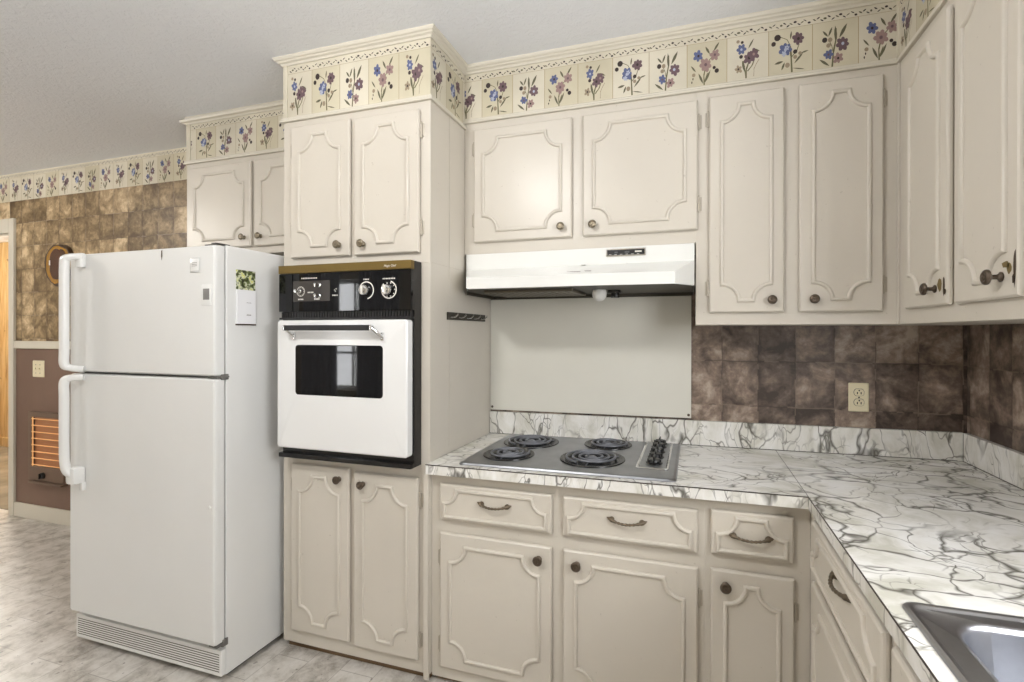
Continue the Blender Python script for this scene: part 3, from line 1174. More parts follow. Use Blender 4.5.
SX0, SX1, SY0, SY1 = 1.815, 2.36, -2.02, -1.178      # sink outline
t = thing('countertop', (2.12, -1.1, .80), 'white marbled laminate countertop around the sink, along the right wall', 'countertop')
mb = MB()
hx0, hx1, hy0, hy1 = SX0 + .02, SX1 - .02, SY0 + .02, SY1 - .02
for poly in ([(XCT, YB - .6 + .6 + .54), (XCT, hy1), (XR - .001, hy1), (XR - .001, -.0195)],
             [(XCT, hy1), (XCT, hy0), (hx0, hy0), (hx0, hy1)],
             [(hx1, hy1), (hx1, hy0), (XR - .001, hy0), (XR - .001, hy1)],
             [(XCT, hy0), (XCT, -2.25), (XR - .001, -2.25), (XR - .001, hy0)]):
    poly = [(x, min(y, -.0195)) for x, y in poly]
    slab_poly(mb, poly, -.037, 0.0)
mb.shift(tilt)
build('slab', mb, [marble_top, marble_edge], t, recalc=False)
mb = MB()
mb.box(XCT - .0014, XCT + .0003, -2.25, -.02, -.0028, .0005)
mb.shift(tilt)
build('edge_seam', mb, seam_m, t)
mb = MB()
mb.box(XR - .021, XR - .002, -2.25, -.02, .0005, .107, .001)
mb.box(XR - .0225, XR - .02, -2.25, -.021, .0002, .0022, mat=1)
mb.box(XR - .0218, XR - .0205, -.0212, -.0195, .002, .106, mat=1)
mb.shift(tilt)
tag(build('backsplash', mb, [marble_edge, seam_m]), 'white marbled backsplash strip on the right wall beside the sink counter', 'backsplash')

# ------------------------------------------------------------------ sink


def rrect(x0, x1, y0, y1, r, z, n=6):
    pts = []
    for cx, cy, a in ((x1 - r, y1 - r, 0), (x0 + r, y1 - r, PI / 2), (x0 + r, y0 + r, PI), (x1 - r, y0 + r, 1.5 * PI)):
        for i in range(n + 1):
            b = a + PI / 2 * i / n
            pts.append((cx + r * math.cos(b), cy + r * math.sin(b), z))
    return pts


t = thing('sink', ((SX0 + SX1) / 2, (SY0 + SY1) / 2, .85), 'stainless steel drop-in sink in the right countertop', 'sink')
mb = MB()
L = [rrect(SX0, SX1, SY0, SY1, .022, .0003), rrect(SX0 + .002, SX1 - .002, SY0 + .002, SY1 - .002, .022, .004), rrect(SX0 + .008, SX1 - .008, SY0 + .008, SY1 - .008, .020, .0055),
     rrect(SX0 + .014, SX1 - .014, SY0 + .014, SY1 - .014, .017, .0045), rrect(SX0 + .017, SX1 - .017, SY0 + .017, SY1 - .017, .015, .0015)]
bx0, bx1, by0, by1 = SX0 + .058, SX1 - .055, SY0 + .045, SY1 - .048
L += [rrect(bx0 - .010, bx1 + .010, by0 - .010, by1 + .010, .062, .0012), rrect(bx0 - .003, bx1 + .003, by0 - .003, by1 + .003, .058, -.0015), rrect(bx0, bx1, by0, by1, .056, -.008),
      rrect(bx0 + .006, bx1 - .006, by0 + .006, by1 - .006, .056, -.12), rrect(bx0 + .012, bx1 - .012, by0 + .012, by1 - .012, .055, -.150),
      rrect(bx0 + .035, bx1 - .035, by0 + .035, by1 - .035, .05, -.168), rrect(bx0 + .10, bx1 - .10, by0 + .10, by1 - .10, .04, -.170)]
mb.loft(L, False, True)
mb.shift(tilt)
build('bowl', mb, steel_sink, t, recalc=False, smooth=60)
mb = MB()
mb.lathe([(.042, -.0), (.042, .002), (.036, .003), (.030, .001), (0, .0005)], ((SX0 + SX1) / 2, (SY0 + SY1) / 2, ztop(2.1) - .1695), (0, 0, 1), 20)
build('drain', mb, chrome, t)

# ------------------------------------------------------------------ cooktop
CX0, CX1, CY0, CY1 = .612, 1.407, -.581, -.046
t = thing('cooktop', ((CX0 + CX1) / 2, (CY0 + CY1) / 2, .84), 'stainless electric cooktop with four black coil burners set in the marbled countertop', 'cooktop')
mb = MB()
mb.loft([rrect(CX0, CX1, CY0, CY1, .022, .0004), rrect(CX0, CX1, CY0, CY1, .022, .003), rrect(CX0 + .004, CX1 - .004, CY0 + .004, CY1 - .004, .02, .008),
         rrect(CX0 + .012, CX1 - .012, CY0 + .012, CY1 - .012, .016, .0095), rrect(CX0 + .03, CX1 - .03, CY0 + .03, CY1 - .03, .012, .0085)], True, True)
mb.shift(tilt)
build('top_plate', mb, steel, t, smooth=40)


def coil_burner(cx, cy, R, turns):
    z = ztop(cx) + .0085
    mb = MB()
    mb.lathe([(R + .017, 0.0), (R + .016, .004), (R + .006, .005), (R - .002, .001), (R * .5, .0006), (0, .0004)], (cx, cy, z), (0, 0, 1), 40)
    p = build('drip_pan', mb, pan_m, t, smooth=60)
    mb = MB()
    pts = []
    n = int(turns * 28)
    for i in range(n + 1):
        a = 2 * PI * turns * i / n
        r = R * (.20 + .76 * i / n)
        pts.append((cx + r * math.cos(a + 2.4), cy + r * math.sin(a + 2.4), z + .010))
    mb.tube(pts, .0044, 8)
    mb.lathe([(R * .13, .004), (R * .14, .009), (R * .10, .012), (0, .012)], (cx, cy, z), (0, 0, 1), 18)
    for k in range(3):
        a = 2 * PI * k / 3 + .5
        mb.tube([(cx, cy, z + .004), (cx + R * .97 * math.cos(a), cy + R * .97 * math.sin(a), z + .004)], .0024, 5)
    build('coil', mb, coil_m, p, smooth=60)


coil_burner(.772, -.188, .106, 3.3)
coil_burner(.755, -.414, .086, 2.7)
coil_burner(1.107, -.143, .086, 2.7)
coil_burner(1.090, -.392, .108, 3.3)
mb = MB()
px0, px1, py0, py1 = 1.262, 1.376, -.476, -.052
zz = .0087
mb.loft([rrect(px0, px1, py0, py1, .012, zz), rrect(px0, px1, py0, py1, .012, zz + .003), rrect(px0 + .005, px1 - .005, py0 + .005, py1 - .005, .010, zz + .0045),
         rrect(px0 + .009, px1 - .009, py0 + .009, py1 - .009, .008, zz + .0025)], True, False)
mb.loft([rrect(px0 + .009, px1 - .009, py0 + .009, py1 - .009, .008, zz + .0025), rrect(px0 + .02, px1 - .02, py0 + .02, py1 - .02, .006, zz + .0024)], False, True, 1)
mb.shift(tilt)
cp = build('control_panel', mb, [chrome, steel], t, smooth=30)
for ky in (-.395, -.310, -.225, -.140, -.075):
    kx = 1.322
    z0 = ztop(kx) + .0112
    mb = MB()
    mb.lathe([(.031, 0), (.031, .002), (.026, .003), (.022, .004), (.021, .013), (.0185, .016), (0, .0165)], (kx, ky, z0), (0, 0, 1), 24)
    for i in range(8):
        a = PI / 4 * i
        mb.box(-.004 + kx + .021 * math.cos(a), kx + .004 + .021 * math.cos(a), ky + .021 * math.sin(a) - .004, ky + .021 * math.sin(a) + .004, z0 + .003, z0 + .015, .002)
    mb.box(kx - .0035, kx + .0035, ky - .021, ky + .021, z0 + .015, z0 + .027, .0025)
    build('burner_knob', mb, knob_black, cp)

# ------------------------------------------------------------------ range hood
t = thing('range_hood', (.98, -.2, 1.51), 'white under-cabinet range hood with paint chips above the cooktop', 'range hood')
hx0, hx1 = .508, 1.463
lx0, lx1 = .584, 1.398
yl = -.452
mb = MB()
outer = [[(hx0, -.003, 1.5125), (hx0, -.300, 1.5125), (lx0, yl, 1.5105), (lx1, yl, 1.5065), (hx1, -.300, 1.5125), (hx1, -.003, 1.5125)],
         [(hx0, -.003, 1.605), (hx0, -.300, 1.605), (lx0, yl, 1.5555), (lx1, yl, 1.5515), (hx1, -.300, 1.608), (hx1, -.003, 1.608)],
         [(hx0, -.003, ZH - .002), (hx0, -.300, ZH - .002), (hx0 + .01, -.301, ZH - .002), (hx1 - .01, -.301, ZH - .002), (hx1, -.300, ZH - .002), (hx1, -.003, ZH - .002)]]
vs = outer[0] + outer[1] + outer[2]
fs = []
for i in range(6):
    j = (i + 1) % 6
    fs.append((i, j, j + 6, i + 6))
# upper part: left/right/back and the front slope + flat
fs += [(6, 7, 13, 12), (10, 11, 17, 16), (11, 6, 12, 17)]
vs += [(hx0, -.300, 1.612), (hx1, -.300, 1.612)]
fs += [(7, 8, 9, 10)]
fs += [(7, 10, 16, 13)]
fs += [(12, 13, 16, 17)]
mb.add(vs, fs)
# folded-in bottom flange
mb.box(lx0 + .004, lx1 - .004, yl + .001, yl + .020, 1.5080, 1.5105)
canopy_mb = mb
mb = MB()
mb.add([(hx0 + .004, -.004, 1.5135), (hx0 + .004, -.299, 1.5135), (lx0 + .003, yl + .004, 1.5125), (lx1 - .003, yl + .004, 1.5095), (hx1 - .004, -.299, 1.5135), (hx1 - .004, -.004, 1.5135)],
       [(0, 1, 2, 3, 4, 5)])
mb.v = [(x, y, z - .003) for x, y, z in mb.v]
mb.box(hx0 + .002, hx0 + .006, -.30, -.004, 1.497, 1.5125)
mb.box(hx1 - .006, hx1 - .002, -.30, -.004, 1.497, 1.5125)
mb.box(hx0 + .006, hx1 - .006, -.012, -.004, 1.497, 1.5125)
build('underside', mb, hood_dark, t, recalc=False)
mb = MB()
mb.box(.62, 1.0, -.36, -.10, 1.497, 1.5095, .003)
for i in range(12):
    x = .64 + i * .03
    mb.box(x, x + .004, -.35, -.11, 1.4955, 1.498)
build('filter', mb, filter_m, t)
mb = MB()
cx, cy = 1.089, -.25
mb.lathe([(.012, .062), (.013, .045), (.016, .034), (.026, .018), (.0305, 0), (.028, -.014), (.019, -.026), (.008, -.031), (0, -.032)], (cx, cy, 1.494), (0, 0, 1), 24)
build('light_bulb', mb, bulb_m, t, smooth=60)
mb = MB()
mb.lathe([(.018, -.0), (.018, .03), (.022, .034)], (1.146, -.2, 1.480), (0, 0, 1), 16)
mb.box(1.12, 1.17, -.23, -.17, 1.498, 1.510, .004)
build('lamp_socket', mb, black_plastic, t)
mb = MB()
mb.box(1.127, 1.281, -.3055, -.3015, 1.6355, 1.6655, .001, 0)
mb.box(1.131, 1.277, -.3065, -.305, 1.640, 1.661, mat=1)
mb.box(1.240, 1.266, -.3075, -.306, 1.649, 1.6545, mat=2)
mb.box(1.16, 1.172, -.3085, -.306, 1.648, 1.654, mat=3)
mb.box(1.20, 1.218, -.3085, -.306, 1.648, 1.654, mat=3)
for i in range(6):
    mb.box(1.137 + i * .022, 1.147 + i * .022, -.3068, -.306, 1.642, 1.6435, mat=2)
build('control_strip', mb, [chrome, black_plastic, white_print, simple('switch_grey', (90, 90, 92), .4)], t)
mb = canopy_mb


def hood_slope(x, s):      # s: 0 at the top of the slope, 1 at the lip
    f = s
    z = 1.607 + (1.5535 - 1.607) * f
    y = -.300 + (yl + .300) * f
    return (x, y - .0008, z + .0012)


for x0, x1, s0, s1 in ((1.02, 1.045, -.02, .06), (.99, 1.0, .7, .76), (1.0, 1.05, .74, .80), (1.06, 1.09, .72, .8), (1.14, 1.145, .05, .08), (1.2, 1.215, .0, .03)):
    mb.poly([hood_slope(x0, s0), hood_slope(x1, s0 + .01), hood_slope(x1 - .004, s1), hood_slope(x0 + .006, s1 - .02)], 1)
build('canopy', mb, [hood_white, chip_dark], t, smooth=20)

# ------------------------------------------------------------------ splash panel behind the cooktop
t = thing('splash_panel', (.97, -.006, .95), 'plain white splash panel screwed to the wall behind the cooktop', 'panel')
mb = MB()
mb.box(XTR + .002, 1.451, -.012, -.0015, .951, 1.4955, .0015)
mb.v = [(x, y, z + (.0077 * (x - XTR) if z < 1 else 0)) for x, y, z in mb.v]
build('board', mb, splash_m, t)
for x, z in ((.506, .966), (1.440, .972)):
    mb = MB()
    mb.lathe([(.006, 0), (.006, .0015), (.003, .0028), (0, .003)], (x, -.0119, z), (0, -1, 0), 12)
    build('screw', mb, bronze_dark, t)

# ------------------------------------------------------------------ wall oven
t = thing('wall_oven', (.143, -.6, .824), 'built-in black and white wall oven with brass strip in the tall cabinet', 'oven')
ox0, ox1, oy = -.168, .455, -.645
mb = MB()
mb.box(-.160, .446, -.585, -.05, .832, 1.597, .003)
mb.box(ox0, ox1, oy + .02, YT - .0005, .822, 1.604, .002)
build('housing', mb, black_enamel, t)
mb = MB()
mb.box(ox0, ox1, oy, oy + .022, 1.416, 1.570, .002)
pn = build('control_panel', mb, black_glass, t)
mb = MB()
mb.box(ox0, ox1, oy - .003, oy + .022, 1.571, 1.604, .002)
br = build('brass_strip', mb, gold, t)
br['label'] = 'brass strip with white maker script'
fc = bpy.data.curves.new('lettering', 'FONT')
fc.body = 'Magic Chef'
fc.size = .0115
fc.shear = .3
fc.extrude = .0004
fq = bpy.data.objects.new('lettering_curve', fc)
COL.objects.link(fq)
bpy.context.view_layer.update()
fm = bpy.data.meshes.new_from_object(fq.evaluated_get(bpy.context.evaluated_depsgraph_get()))
bpy.data.objects.remove(fq)
fm.materials.clear()
fm.materials.append(white_print)
fo = bpy.data.objects.new('lettering', fm)
COL.objects.link(fo)
fo.parent = br
fo.location = Vector((.338, oy - .0036, 1.581)) - WORLD[br.name]
fo.rotation_euler = (PI / 2, 0, 0)
mb = MB()
mb.box(-.095, .088, oy - .0012, oy - .0002, 1.457, 1.539, .0004)
tp = build('timer_window', mb, grey_glass, pn)
mb = MB()


def ring(cx, cz, r0, r1, y, a0=0, a1=2 * PI, n=32, m=0):
    for i in range(n):
        a, b = a0 + (a1 - a0) * i / n, a0 + (a1 - a0) * (i + 1) / n
        mb.poly([(cx + r0 * math.cos(a), y, cz + r0 * math.sin(a)), (cx + r1 * math.cos(a), y, cz + r1 * math.sin(a)),
                 (cx + r1 * math.cos(b), y, cz + r1 * math.sin(b)), (cx + r0 * math.cos(b), y, cz + r0 * math.sin(b))], m)


yy = oy - .0014


def ticks(mb, cx, cz, r, n, h, y):
    for i in range(n):
        a = 2 * PI * i / n
        x, z = cx + r * math.cos(a), cz + r * math.sin(a)
        mb.box(x - h, x + h, y - .0002, y + .0002, z - h, z + h)


def dashes(mb, x0, x1, z, k):
    w = (x1 - x0) / k
    for i in range(k):
        mb.box(x0 + i * w, x0 + i * w + w * .65, yy - .0004, yy - .0001, z, z + .005)


mb = MB()
ring(.258, 1.4945, .030, .0345, yy, -PI * .45, PI * 1.1)
dashes(mb, .245, .272, 1.534, 4)
build('dial_scale', mb, white_print, pn, recalc=False)
mb = MB()
ring(.359, 1.4945, .030, .0345, yy, -PI * 1.25, PI * .42)
ticks(mb, .359, 1.4945, .026, 10, .002, yy)
dashes(mb, .332, .388, 1.534, 8)
build('dial_scale', mb, white_print, pn, recalc=False)
mb = MB()
ring(-.055, 1.497, .018, .020, yy - .0003)
ticks(mb, -.055, 1.497, .015, 12, .0012, yy - .0003)
dashes(mb, -.068, -.04, 1.463, 4)
build('clock_scale', mb, white_print, tp, recalc=False)
for dx0, dx1, dz, k in ((-.052, .028, 1.547, 10), (.012, .04, 1.463, 4), (-.02, .01, 1.49, 4)):
    mb = MB()
    dashes(mb, dx0, dx1, dz, k)
    build('printed_caption', mb, white_print, tp, recalc=False)
mb = MB()
dashes(mb, .1, .128, 1.476, 4)
for dx, dz in ((0, 0), (.008, .004), (.004, -.005)):
    mb.box(.108 + dx, .112 + dx, yy - .0002, yy + .0002, 1.498 + dz, 1.501 + dz)
build('lamp_symbol', mb, white_print, pn, recalc=False)
for cx_ in (.251, .353):
    mb = MB()
    mb.lathe([(.020, 0), (.0205, .010), (.018, .014), (.012, .016), (.011, .02), (0, .021)], (cx_, oy - .001, 1.4945), (0, -1, 0), 28)
    mb.box(cx_ - .004, cx_ + .004, oy - .024, oy - .014, 1.478, 1.511, .002, 1)
    build('oven_dial', mb, [chrome, white_print], pn)
for cx_, cz in ((-.055, 1.497), (.042, 1.519), (.042, 1.477)):
    mb = MB()
    mb.lathe([(.0075, 0), (.0075, .006), (.0045, .008), (.004, .022), (.007, .026), (.007, .031), (0, .032)], (cx_, oy - .001, cz), (0, -1, 0), 16)
    build('timer_knob', mb, chrome, pn)
# vent slot
mb = MB()
mb.box(ox0, ox1, oy + .002, oy + .022, 1.384, 1.392, .001)
for i in range(48):
    x = ox0 + .004 + i * .0129
    mb.box(x, x + .008, oy + .010, oy + .022, 1.392, 1.4155)
build('vent_grille', mb, black_plastic, t)
# oven door
dy0, dy1 = oy - .018, oy + .018
dx0, dx1, dz0, dz1 = -.160, .449, .866, 1.381
wx0, wx1, wz0, wz1 = -.066, .345, 1.083, 1.283


def rr2(x0, x1, z0, z1, r, y, n=6):
    return [(p[0], y, p[1]) for p in [(q[0], q[1]) for q in rrect(x0, x1, z0, z1, r, 0, n)]]


mb = MB()
mb.loft([rr2(dx0, dx1, dz0, dz1, .012, dy1), rr2(dx0, dx1, dz0, dz1, .012, dy0 + .006), rr2(dx0 + .004, dx1 - .004, dz0 + .004, dz1 - .004, .010, dy0 + .001), rr2(dx0 + .008, dx1 - .008, dz0 + .008, dz1 - .008, .008, dy0),
         rr2(wx0, wx1, wz0, wz1, .014, dy0), rr2(wx0 + .002, wx1 - .002, wz0 + .002, wz1 - .002, .013, dy0 + .003)], True, True)
d = build('oven_door', mb, white_enamel, t, smooth=30)
mb = MB()
mb.loft([rr2(wx0 + .0005, wx1 - .0005, wz0 + .0005, wz1 - .0005, .0135, dy0 + .0028), rr2(wx0 + .0005, wx1 - .0005, wz0 + .0005, wz1 - .0005, .0135, dy0 + .0002), rr2(wx0 + .003, wx1 - .003, wz0 + .003, wz1 - .003, .012, dy0 - .0008)], True, True)
build('window_pane', mb, black_glass, d, smooth=30)
hz = 1.350
mb = MB()
hb0, hb1 = -.080, .320
mb.box(hb0, hb1, oy - .062, oy - .046, hz - .0105, hz + .0105, .003)
h = build('door_handle', mb, black_plastic, d)
for x, xf in ((hb0, hb0 + .012), (hb1, hb1 + .026)):
    mb = MB()
    sg = -1 if x < 0 else 1
    xe = x + sg * .001
    mb.box(xe - .004, xe + .004, oy - .063, oy - .045, hz - .011, hz + .011, .002)
    mb.tube([(xe, oy - .054, hz - .002), (xe + (xf - xe) * .4, oy - .048, hz - .010), (xe + (xf - xe) * .85, oy - .036, hz - .026), (xf, oy - .019, hz - .036)], [.010, .0075, .006, .0065], 10)
    mb.box(xf - .006, xf + .006, oy - .026, oy - .0185, hz - .048, hz - .018, .002)
    build('handle_bracket', mb, chrome, h, smooth=50)
build('bottom_trim', MB().box(ox0, ox1, oy - .001, oy + .022, .822, .840, .002), black_enamel, t)

# ------------------------------------------------------------------ refrigerator
t = thing('refrigerator', (-.675, -.46, ZF), 'white top-freezer refrigerator standing left of the oven cabinet', 'refrigerator')
fx0, fx1 = -1.092, -.2585
fyf = -.803
mb = MB()
mb.box(fx0, fx1, fyf, -.16, .012, 1.668, .006)
build('cabinet', mb, fridge_white, t)
mb = MB()
mb.box(fx0 + .012, fx1 - .010, fyf - .007, fyf, .150, 1.160, .001)
mb.box(fx0 + .012, fx1 - .010, fyf - .007, fyf, 1.170, 1.655, .001)
build('door_gasket', mb, gasket, t)
dxl, dxr = -1.083, -.2590
yd0, yd1 = -.849, fyf - .007


def fdoor(name, z0, z1):
    mb = MB()
    mb.loft([rr2(dxl, dxr, z0, z1, .006, yd1), rr2(dxl, dxr, z0, z1, .008, yd0 + .012), rr2(dxl + .002, dxr - .002, z0 + .002, z1 - .002, .008, yd0 + .004), rr2(dxl + .008, dxr - .008, z0 + .006, z1 - .006, .008, yd0)], True, True)
    return build(name, mb, fridge_white, t, smooth=40)


fz = fdoor('freezer_door', 1.166, 1.662)
fd = fdoor('door', .146, 1.156)


def fhandle(parent, zt, zb, flip):
    """moulded grip: foot on the door at both ends, bar standing off the door edge"""
    xb = -1.020
    yo = -.898
    mb = MB()
    if not flip:     # freezer: top foot wraps over the door top, bottom foot near the gap
        pts = [(-.985, yd0 - .004, zt - .018), (-1.002, -.874, zt - .018), (-1.014, yo + .004, zt - .026), (xb, yo, zt - .05), (xb - .002, yo, zt - .2), (xb - .002, yo, zb + .10), (xb - .001, yo, zb + .03), (-1.010, -.884, zb + .014), (-.980, yd0 - .004, zb + .006)]
    else:
        pts = [(-.980, yd0 - .004, zt - .012), (-1.010, -.884, zt - .014), (xb - .001, yo, zt - .03), (xb - .002, yo, zt - .1), (xb - .002, yo, zb + .20), (xb, yo + .001, zb + .115), (-1.013, -.890, zb + .075), (-1.000, -.870, zb + .058), (-.988, yd0 - .004, zb + .055)]
    # smooth the polyline
    P = [Vector(p) for p in pts]
    fine = []
    for i in range(len(P) - 1):
        p0, p1, p2, p3 = P[max(i - 1, 0)], P[i], P[i + 1], P[min(i + 2, len(P) - 1)]
        for k in range(6):
            s = k / 6
            fine.append(.5 * ((2 * p1) + (p2 - p0) * s + (2 * p0 - 5 * p1 + 4 * p2 - p3) * s * s + (3 * p1 - p0 - 3 * p2 + p3) * s ** 3))
    fine.append(P[-1])
    loops = []
    for i, p in enumerate(fine):
        d_ = (fine[min(i + 1, len(fine) - 1)] - fine[max(i - 1, 0)]).normalized()
        e1 = Vector((1, 0, 0)) - d_ * d_.x
        if e1.length < .3: e1 = Vector((0, 0, -1)) if d_.x > 0 else Vector((0, 0, 1)); e1 = e1 - d_ * d_.dot(e1)
        e1.normalize()
        e2 = d_.cross(e1)
        loops.append([(p + e1 * (.017 * math.copysign(abs(math.cos(a)) ** .6, math.cos(a))) + e2 * (.0135 * math.copysign(abs(math.sin(a)) ** .6, math.sin(a))))[:] for a in [2 * PI * j / 16 for j in range(16)]])
    mb.loft(loops, True, True)
    if not flip:
        mb.box(-1.010, -.975, yd0 - .022, yd0 + .001, zt - .062, zt - .001, .008)
    if flip:
        mb.box(-1.030, -.976, -.893, yd0 + .001, zb + .024, zb + .094, .013)
        mb.box(-.998, -.976, yd0 - .014, yd0 + .001, zb - .006, zb + .03, .004)
    return build('handle', mb, fridge_smooth, parent, smooth=50)


fhandle(fz, 1.664, 1.170, False)
fhandle(fd, 1.156, .676, True)
mb = MB()
mb.box(fx0 + .004, fx1, -.822, fyf, .018, .116, .003)
for i in range(8):
    z = .034 + i * .0092
    mb.box(fx0 + .016, fx1 - .010, -.8228, -.8212, z, z + .0028, mat=1)
g = build('base_grille', mb, [fridge_smooth, simple('grille_slot', (74, 68, 58), .7)], t)
mb = MB()
mb.box(fx0 + .03, fx1 - .03, fyf + .03, -.2, ZF, .013)
build('base_frame', mb, black_plastic, t)
mb = MB()
mb.box(-.290, -.262, yd0 + .010, fyf + .02, 1.6685, 1.672, .0015)
mb.box(-.325, -.270, yd0 + .012, yd0 + .025, 1.6625, 1.6675, .0015)
build('top_hinge', mb, gasket, t)
mb = MB()
mb.box(-.30, -.256, yd0 + .006, fyf + .012, 1.158, 1.1645, .001)
mb.box(-.275, -.2565, fyf - .02, fyf + .01, 1.150, 1.172, .002)
build('middle_hinge', mb, gasket, t)
mb = MB()
mb.box(-.300, -.258, yd0 + .010, fyf + .008, .136, .1445, .002)
mb.box(-.268, -.2560, fyf - .014, fyf + .008, .128, .156, .002)
build('bottom_hinge', mb, gasket, t)
mb = MB()
mb.box(-.381, -.331, yd0 - .003, yd0 - .0002, 1.560, 1.617, .0012)
mb.box(-.3765, -.3355, yd0 - .0036, yd0 - .0028, 1.567, 1.612, .0004, 1)
for i in range(3):
    mb.box(-.37, -.342, yd0 - .004, yd0 - .0033, 1.596 - i * .006, 1.5975 - i * .006, mat=2)
build('maker_badge', mb, [simple('badge_rim', (196, 196, 194), .3), fridge_smooth, gasket], fz)
mb = MB()
mb.box(-.322, -.272, yd0 - .003, yd0 - .0002, 1.433, 1.512, .0012)
mb.box(-.313, -.281, yd0 - .0036, yd0 - .0028, 1.455, 1.497, .0004, 1)
build('energy_sticker', mb, [fridge_smooth, simple('sticker_grey', (120, 118, 116), .5)], fz)
mb = MB()
mb.lathe([(.007, 0), (.007, .003), (.004, .005), (0, .0055)], (-.281, yd0 + .0001, .672), (0, -1, 0), 12)
build('door_stud', mb, fridge_smooth, fd)
mb = MB()
mb.poly([(-.537, yd0 - .0006, 1.652), (-.531, yd0 - .0006, 1.655), (-.530, yd0 - .0006, 1.632), (-.534, yd0 - .0006, 1.612), (-.538, yd0 - .0006, 1.630)])
build('paint_scratch', mb, chip_dark, fz, recalc=False)

# magnetic notepad on the refrigerator's side
t = thing('notepad', (fx1 + .006, -.72, 1.366), 'white magnetic notepad topped by a plant photo on the refrigerator side', 'notepad')
mb = MB()
mb.box(fx1 + .0008, fx1 + .0022, -.763, -.677, 1.502, 1.580, .0006)
build('photo_header', mb, photo_m, t)
mb = MB()
mb.box(fx1 + .0008, fx1 + .006, -.762, -.678, 1.366, 1.5015, .001)
mb.box(fx1 + .0008, fx1 + .004, -.765, -.675, 1.360, 1.366, .0006, 1)
for z in (1.40, 1.402, 1.45):
    mb.box(fx1 + .0059, fx1 + .0062, -.72, -.70, z, z + .0012, mat=1)
build('paper_block', mb, [pad_white, chip_dark], t)

mb = MB()
mb.box(-.93, -.905, -.3, -.26, 1.668, 1.712, .006)
mb.box(-.905, -.83, -.3, -.25, 1.668, 1.700, .008, 1)
tk = build('small_box', mb, [pad_white, trinket_m])
tag(tk, 'tiny white and pale green object lying on top of the refrigerator', 'small box')

# ------------------------------------------------------------------ hook rack on the oven cabinet's side
t = thing('hook_rack', (XTR + .01, -.265, 1.385), 'dark metal key hook rack on the side of the oven cabinet', 'hook rack')
mb = MB()
mb.box(XTR + .0016, XTR + .008, -.450, -.085, 1.385, 1.417, .0015)
build('back_plate', mb, rack_m, t)
for i in range(5):
    y = -.415 + i * .073
    mb = MB()
    mb.tube([(XTR + .008, y - .016, 1.398), (XTR + .014, y - .008, 1.396), (XTR + .022, y + .004, 1.398), (XTR + .026, y + .016, 1.407), (XTR + .024, y + .022, 1.413)], [.0034, .003, .003, .0028, .002], 8)
    build('hook', mb, chrome, t, smooth=60)

# ------------------------------------------------------------------ outlet, switch, heater, plaque


def plate(mb, x0, x1, z0, z1, y=0.0, d=.006, mat=0):
    mb.loft([rr2(x0, x1, z0, z1, .004, y - .0003), rr2(x0, x1, z0, z1, .004, y - d * .45), rr2(x0 + .004, x1 - .004, z0 + .004, z1 - .004, .003, y - d)], True, True, mat)


t = thing('outlet', (2.093, 0, 1.018), 'ivory duplex power outlet on the slate backsplash wallpaper', 'outlet')
mb = MB()
plate(mb, 2.057, 2.129, 1.018, 1.133)
build('cover_plate', mb, ivory, t, smooth=30)
for cz in (1.0955, 1.0555):
    mb = MB()
    c = (2.093, cz)
    pts = [(c[0] + .0175 * math.cos(a), c[1] + .0135 * math.copysign(min(1, abs(math.sin(a)) * 1.25), math.sin(a))) for a in [2 * PI * i / 24 for i in range(24)]]
    mb.loft([[(x, -.0055, z) for x, z in pts], [(x, -.0085, z) for x, z in pts], [(c[0] + (x - c[0]) * .9, -.009, c[1] + (z - c[1]) * .9) for x, z in pts]], True, True, 0)
    mb.loft([[(c[0] + (x - c[0]) * 1.09, -.0057, c[1] + (z - c[1]) * 1.09) for x, z in pts], [(c[0] + (x - c[0]) * 1.09, -.0062, c[1] + (z - c[1]) * 1.09) for x, z in pts]], True, True, 1)
    for dx in (-.0065, .0065):
        mb.box(c[0] + dx - .0018, c[0] + dx + .0018, -.0094, -.0088, cz - .007, cz + .002, mat=1)
    mb.lathe([(.0028, 0), (.0028, .0005)], (c[0], -.0089, cz + .0075), (0, -1, 0), 10, 1)
    build('socket', mb, [ivory, slot_m], t)
mb = MB()
mb.lathe([(.0032, 0), (.0028, .0012), (0, .0014)], (2.093, -.0058, 1.0755), (0, -1, 0), 12)
build('screw', mb, slot_m, t)

t = thing('light_switch', (-3.02, 0, 1.01), 'ivory double light switch plate on the brown wall above the heater', 'switch')
mb = MB()
plate(mb, -3.082, -2.957, 1.010, 1.128)
build('cover_plate', mb, ivory, t, smooth=30)
for x in (-3.043, -2.997):
    mb = MB()
    mb.box(x - .005, x + .005, -.0065, -.0055, 1.057, 1.081, .0004)
    mb.box(x - .0035, x + .0035, -.016, -.006, 1.064, 1.078, .002)
    build('toggle', mb, ivory, t)
    mb = MB()
    for z in (1.039, 1.099):
        mb.lathe([(.0035, 0), (.003, .001), (0, .0012)], (x, -.0058, z), (0, -1, 0), 10)
    build('screws', mb, slot_m, t)

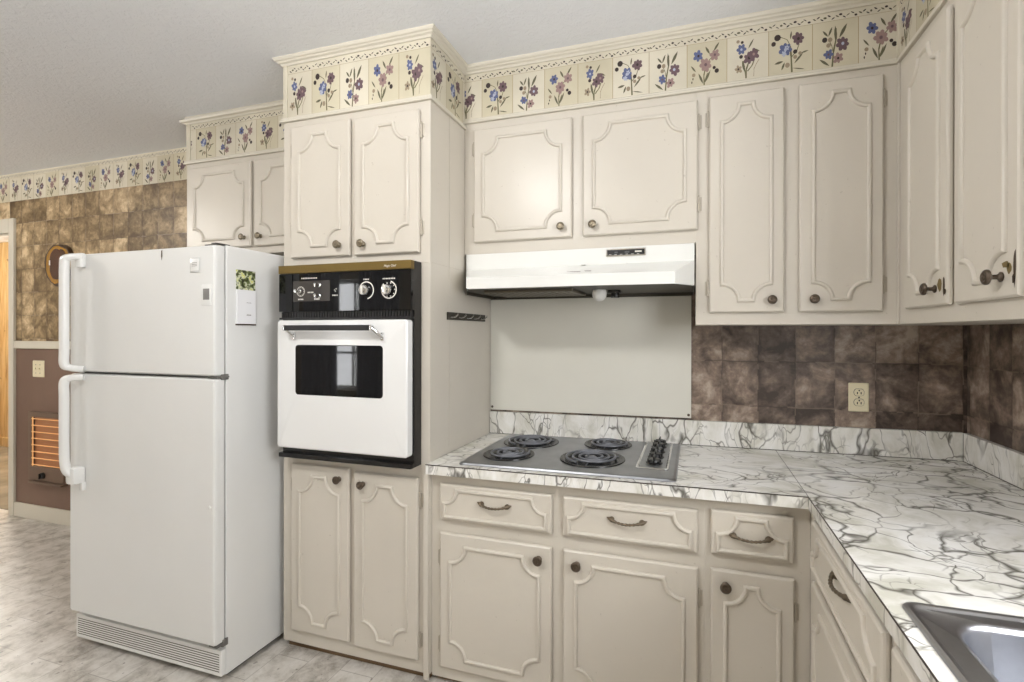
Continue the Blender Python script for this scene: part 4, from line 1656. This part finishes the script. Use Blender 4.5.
t = thing('wall_heater', (-2.89, -.02, .275), 'brown electric wall heater glowing orange behind its wire grille', 'heater')
HX0, HX1, HZ0, HZ1 = -3.085, -2.70, .282, .765
gx0, gx1, gz0, gz1 = -3.050, -2.735, .378, .728
mb = MB()
for b in ((HX0, HX1, HZ0, gz0), (HX0, HX1, gz1, HZ1), (HX0, gx0, gz0, gz1), (gx1, HX1, gz0, gz1)):
    mb.box(b[0], b[1], -.028, -.001, b[2], b[3], .003)
mb.box(HX0 + .03, HX1, -.045, -.001, .262, .278, .004)
build('frame', mb, heater_m, t)
mb = MB()
mb.box(gx0, gx1, -.006, -.002, gz0, gz1)
build('reflector', mb, heater_glow, t)
mb = MB()
for i in range(14):
    z = gz0 + .02 + i * (gz1 - gz0 - .04) / 13
    mb.tube([(gx0 + .10, -.010, z), (gx1 - .03, -.010, z)], .0022, 6)
build('heating_element', mb, heater_glow, t)
mb = MB()
for i in range(8):
    z = gz0 + .012 + i * (gz1 - gz0 - .024) / 7
    mb.tube([(gx0 - .002, -.024, z), (gx1 + .002, -.024, z)], .0036, 6)
mb.tube([(gx0 + .006, -.022, gz0), (gx0 + .006, -.022, gz1)], .004, 6)
mb.tube([(gx1 - .006, -.022, gz0), (gx1 - .006, -.022, gz1)], .004, 6)
build('grille', mb, heater_rod, t)
mb = MB()
mb.lathe([(.022, 0), (.021, .014), (.017, .017), (0, .017)], (-2.915, -.0275, .322), (0, -1, 0), 20)
mb.box(-2.919, -2.911, -.055, -.040, .303, .341, .003)
build('thermostat_knob', mb, black_plastic, t)

t = thing('wall_plaque', (-2.772, -.01, 1.652), 'round amber and dark brown wooden plaque on the slate wallpaper behind the refrigerator', 'plaque')
mb = MB()


def wob(r, k, a):
    return r * (1 + .03 * math.sin(3 * a + k) + .02 * math.sin(7 * a + 2 * k) + .012 * math.sin(17 * a))


def disc(mb, r, y0, y1, k, cx=-2.772, cz=1.803, n=48, mat=0):
    mb.loft([[(cx + wob(r, k, 2 * PI * i / n) * math.cos(2 * PI * i / n), y0, cz + wob(r, k, 2 * PI * i / n) * math.sin(2 * PI * i / n)) for i in range(n)],
             [(cx + wob(r * .97, k, 2 * PI * i / n) * math.cos(2 * PI * i / n), y1, cz + wob(r * .97, k, 2 * PI * i / n) * math.sin(2 * PI * i / n)) for i in range(n)]], True, True, mat)


disc(mb, .148, -.0005, -.022, .3)
build('bark_rim', mb, plaque_dark, t)
mb = MB()
disc(mb, .132, -.0221, -.0235, 1.1)
build('amber_face', mb, plaque_mid, t)
mb = MB()
disc(mb, .088, -.0236, -.025, 2.0, -2.770, 1.785)
disc(mb, .062, -.0236, -.0255, 4.0, -2.79, 1.85)
disc(mb, .055, -.0236, -.0252, 5.0, -2.74, 1.852)
mb.box(-2.858, -2.846, -.027, -.0236, 1.80, 1.835, .003, 1)
build('centre_inlay', mb, [plaque_core, white_print], t)

# ------------------------------------------------------------------ ceiling lights (out of the frame); the dining one is added for fill
for loc, lab in (((LAMP[0], LAMP[1]), 'round ceiling light over the kitchen floor'), ((-3.1, -2.0), 'added round ceiling light for fill over the dining area')):
    t = thing('ceiling_light', (loc[0], loc[1], ZC), lab, 'ceiling light', 'round ceiling lights')
    mb = MB()
    mb.lathe([(.15, 0.0), (.15, -.012), (.13, -.022), (.04, -.030), (.02, -.034)], (loc[0], loc[1], ZC - .0005), (0, 0, 1), 32)
    build('canopy', mb, window_white, t, smooth=40)
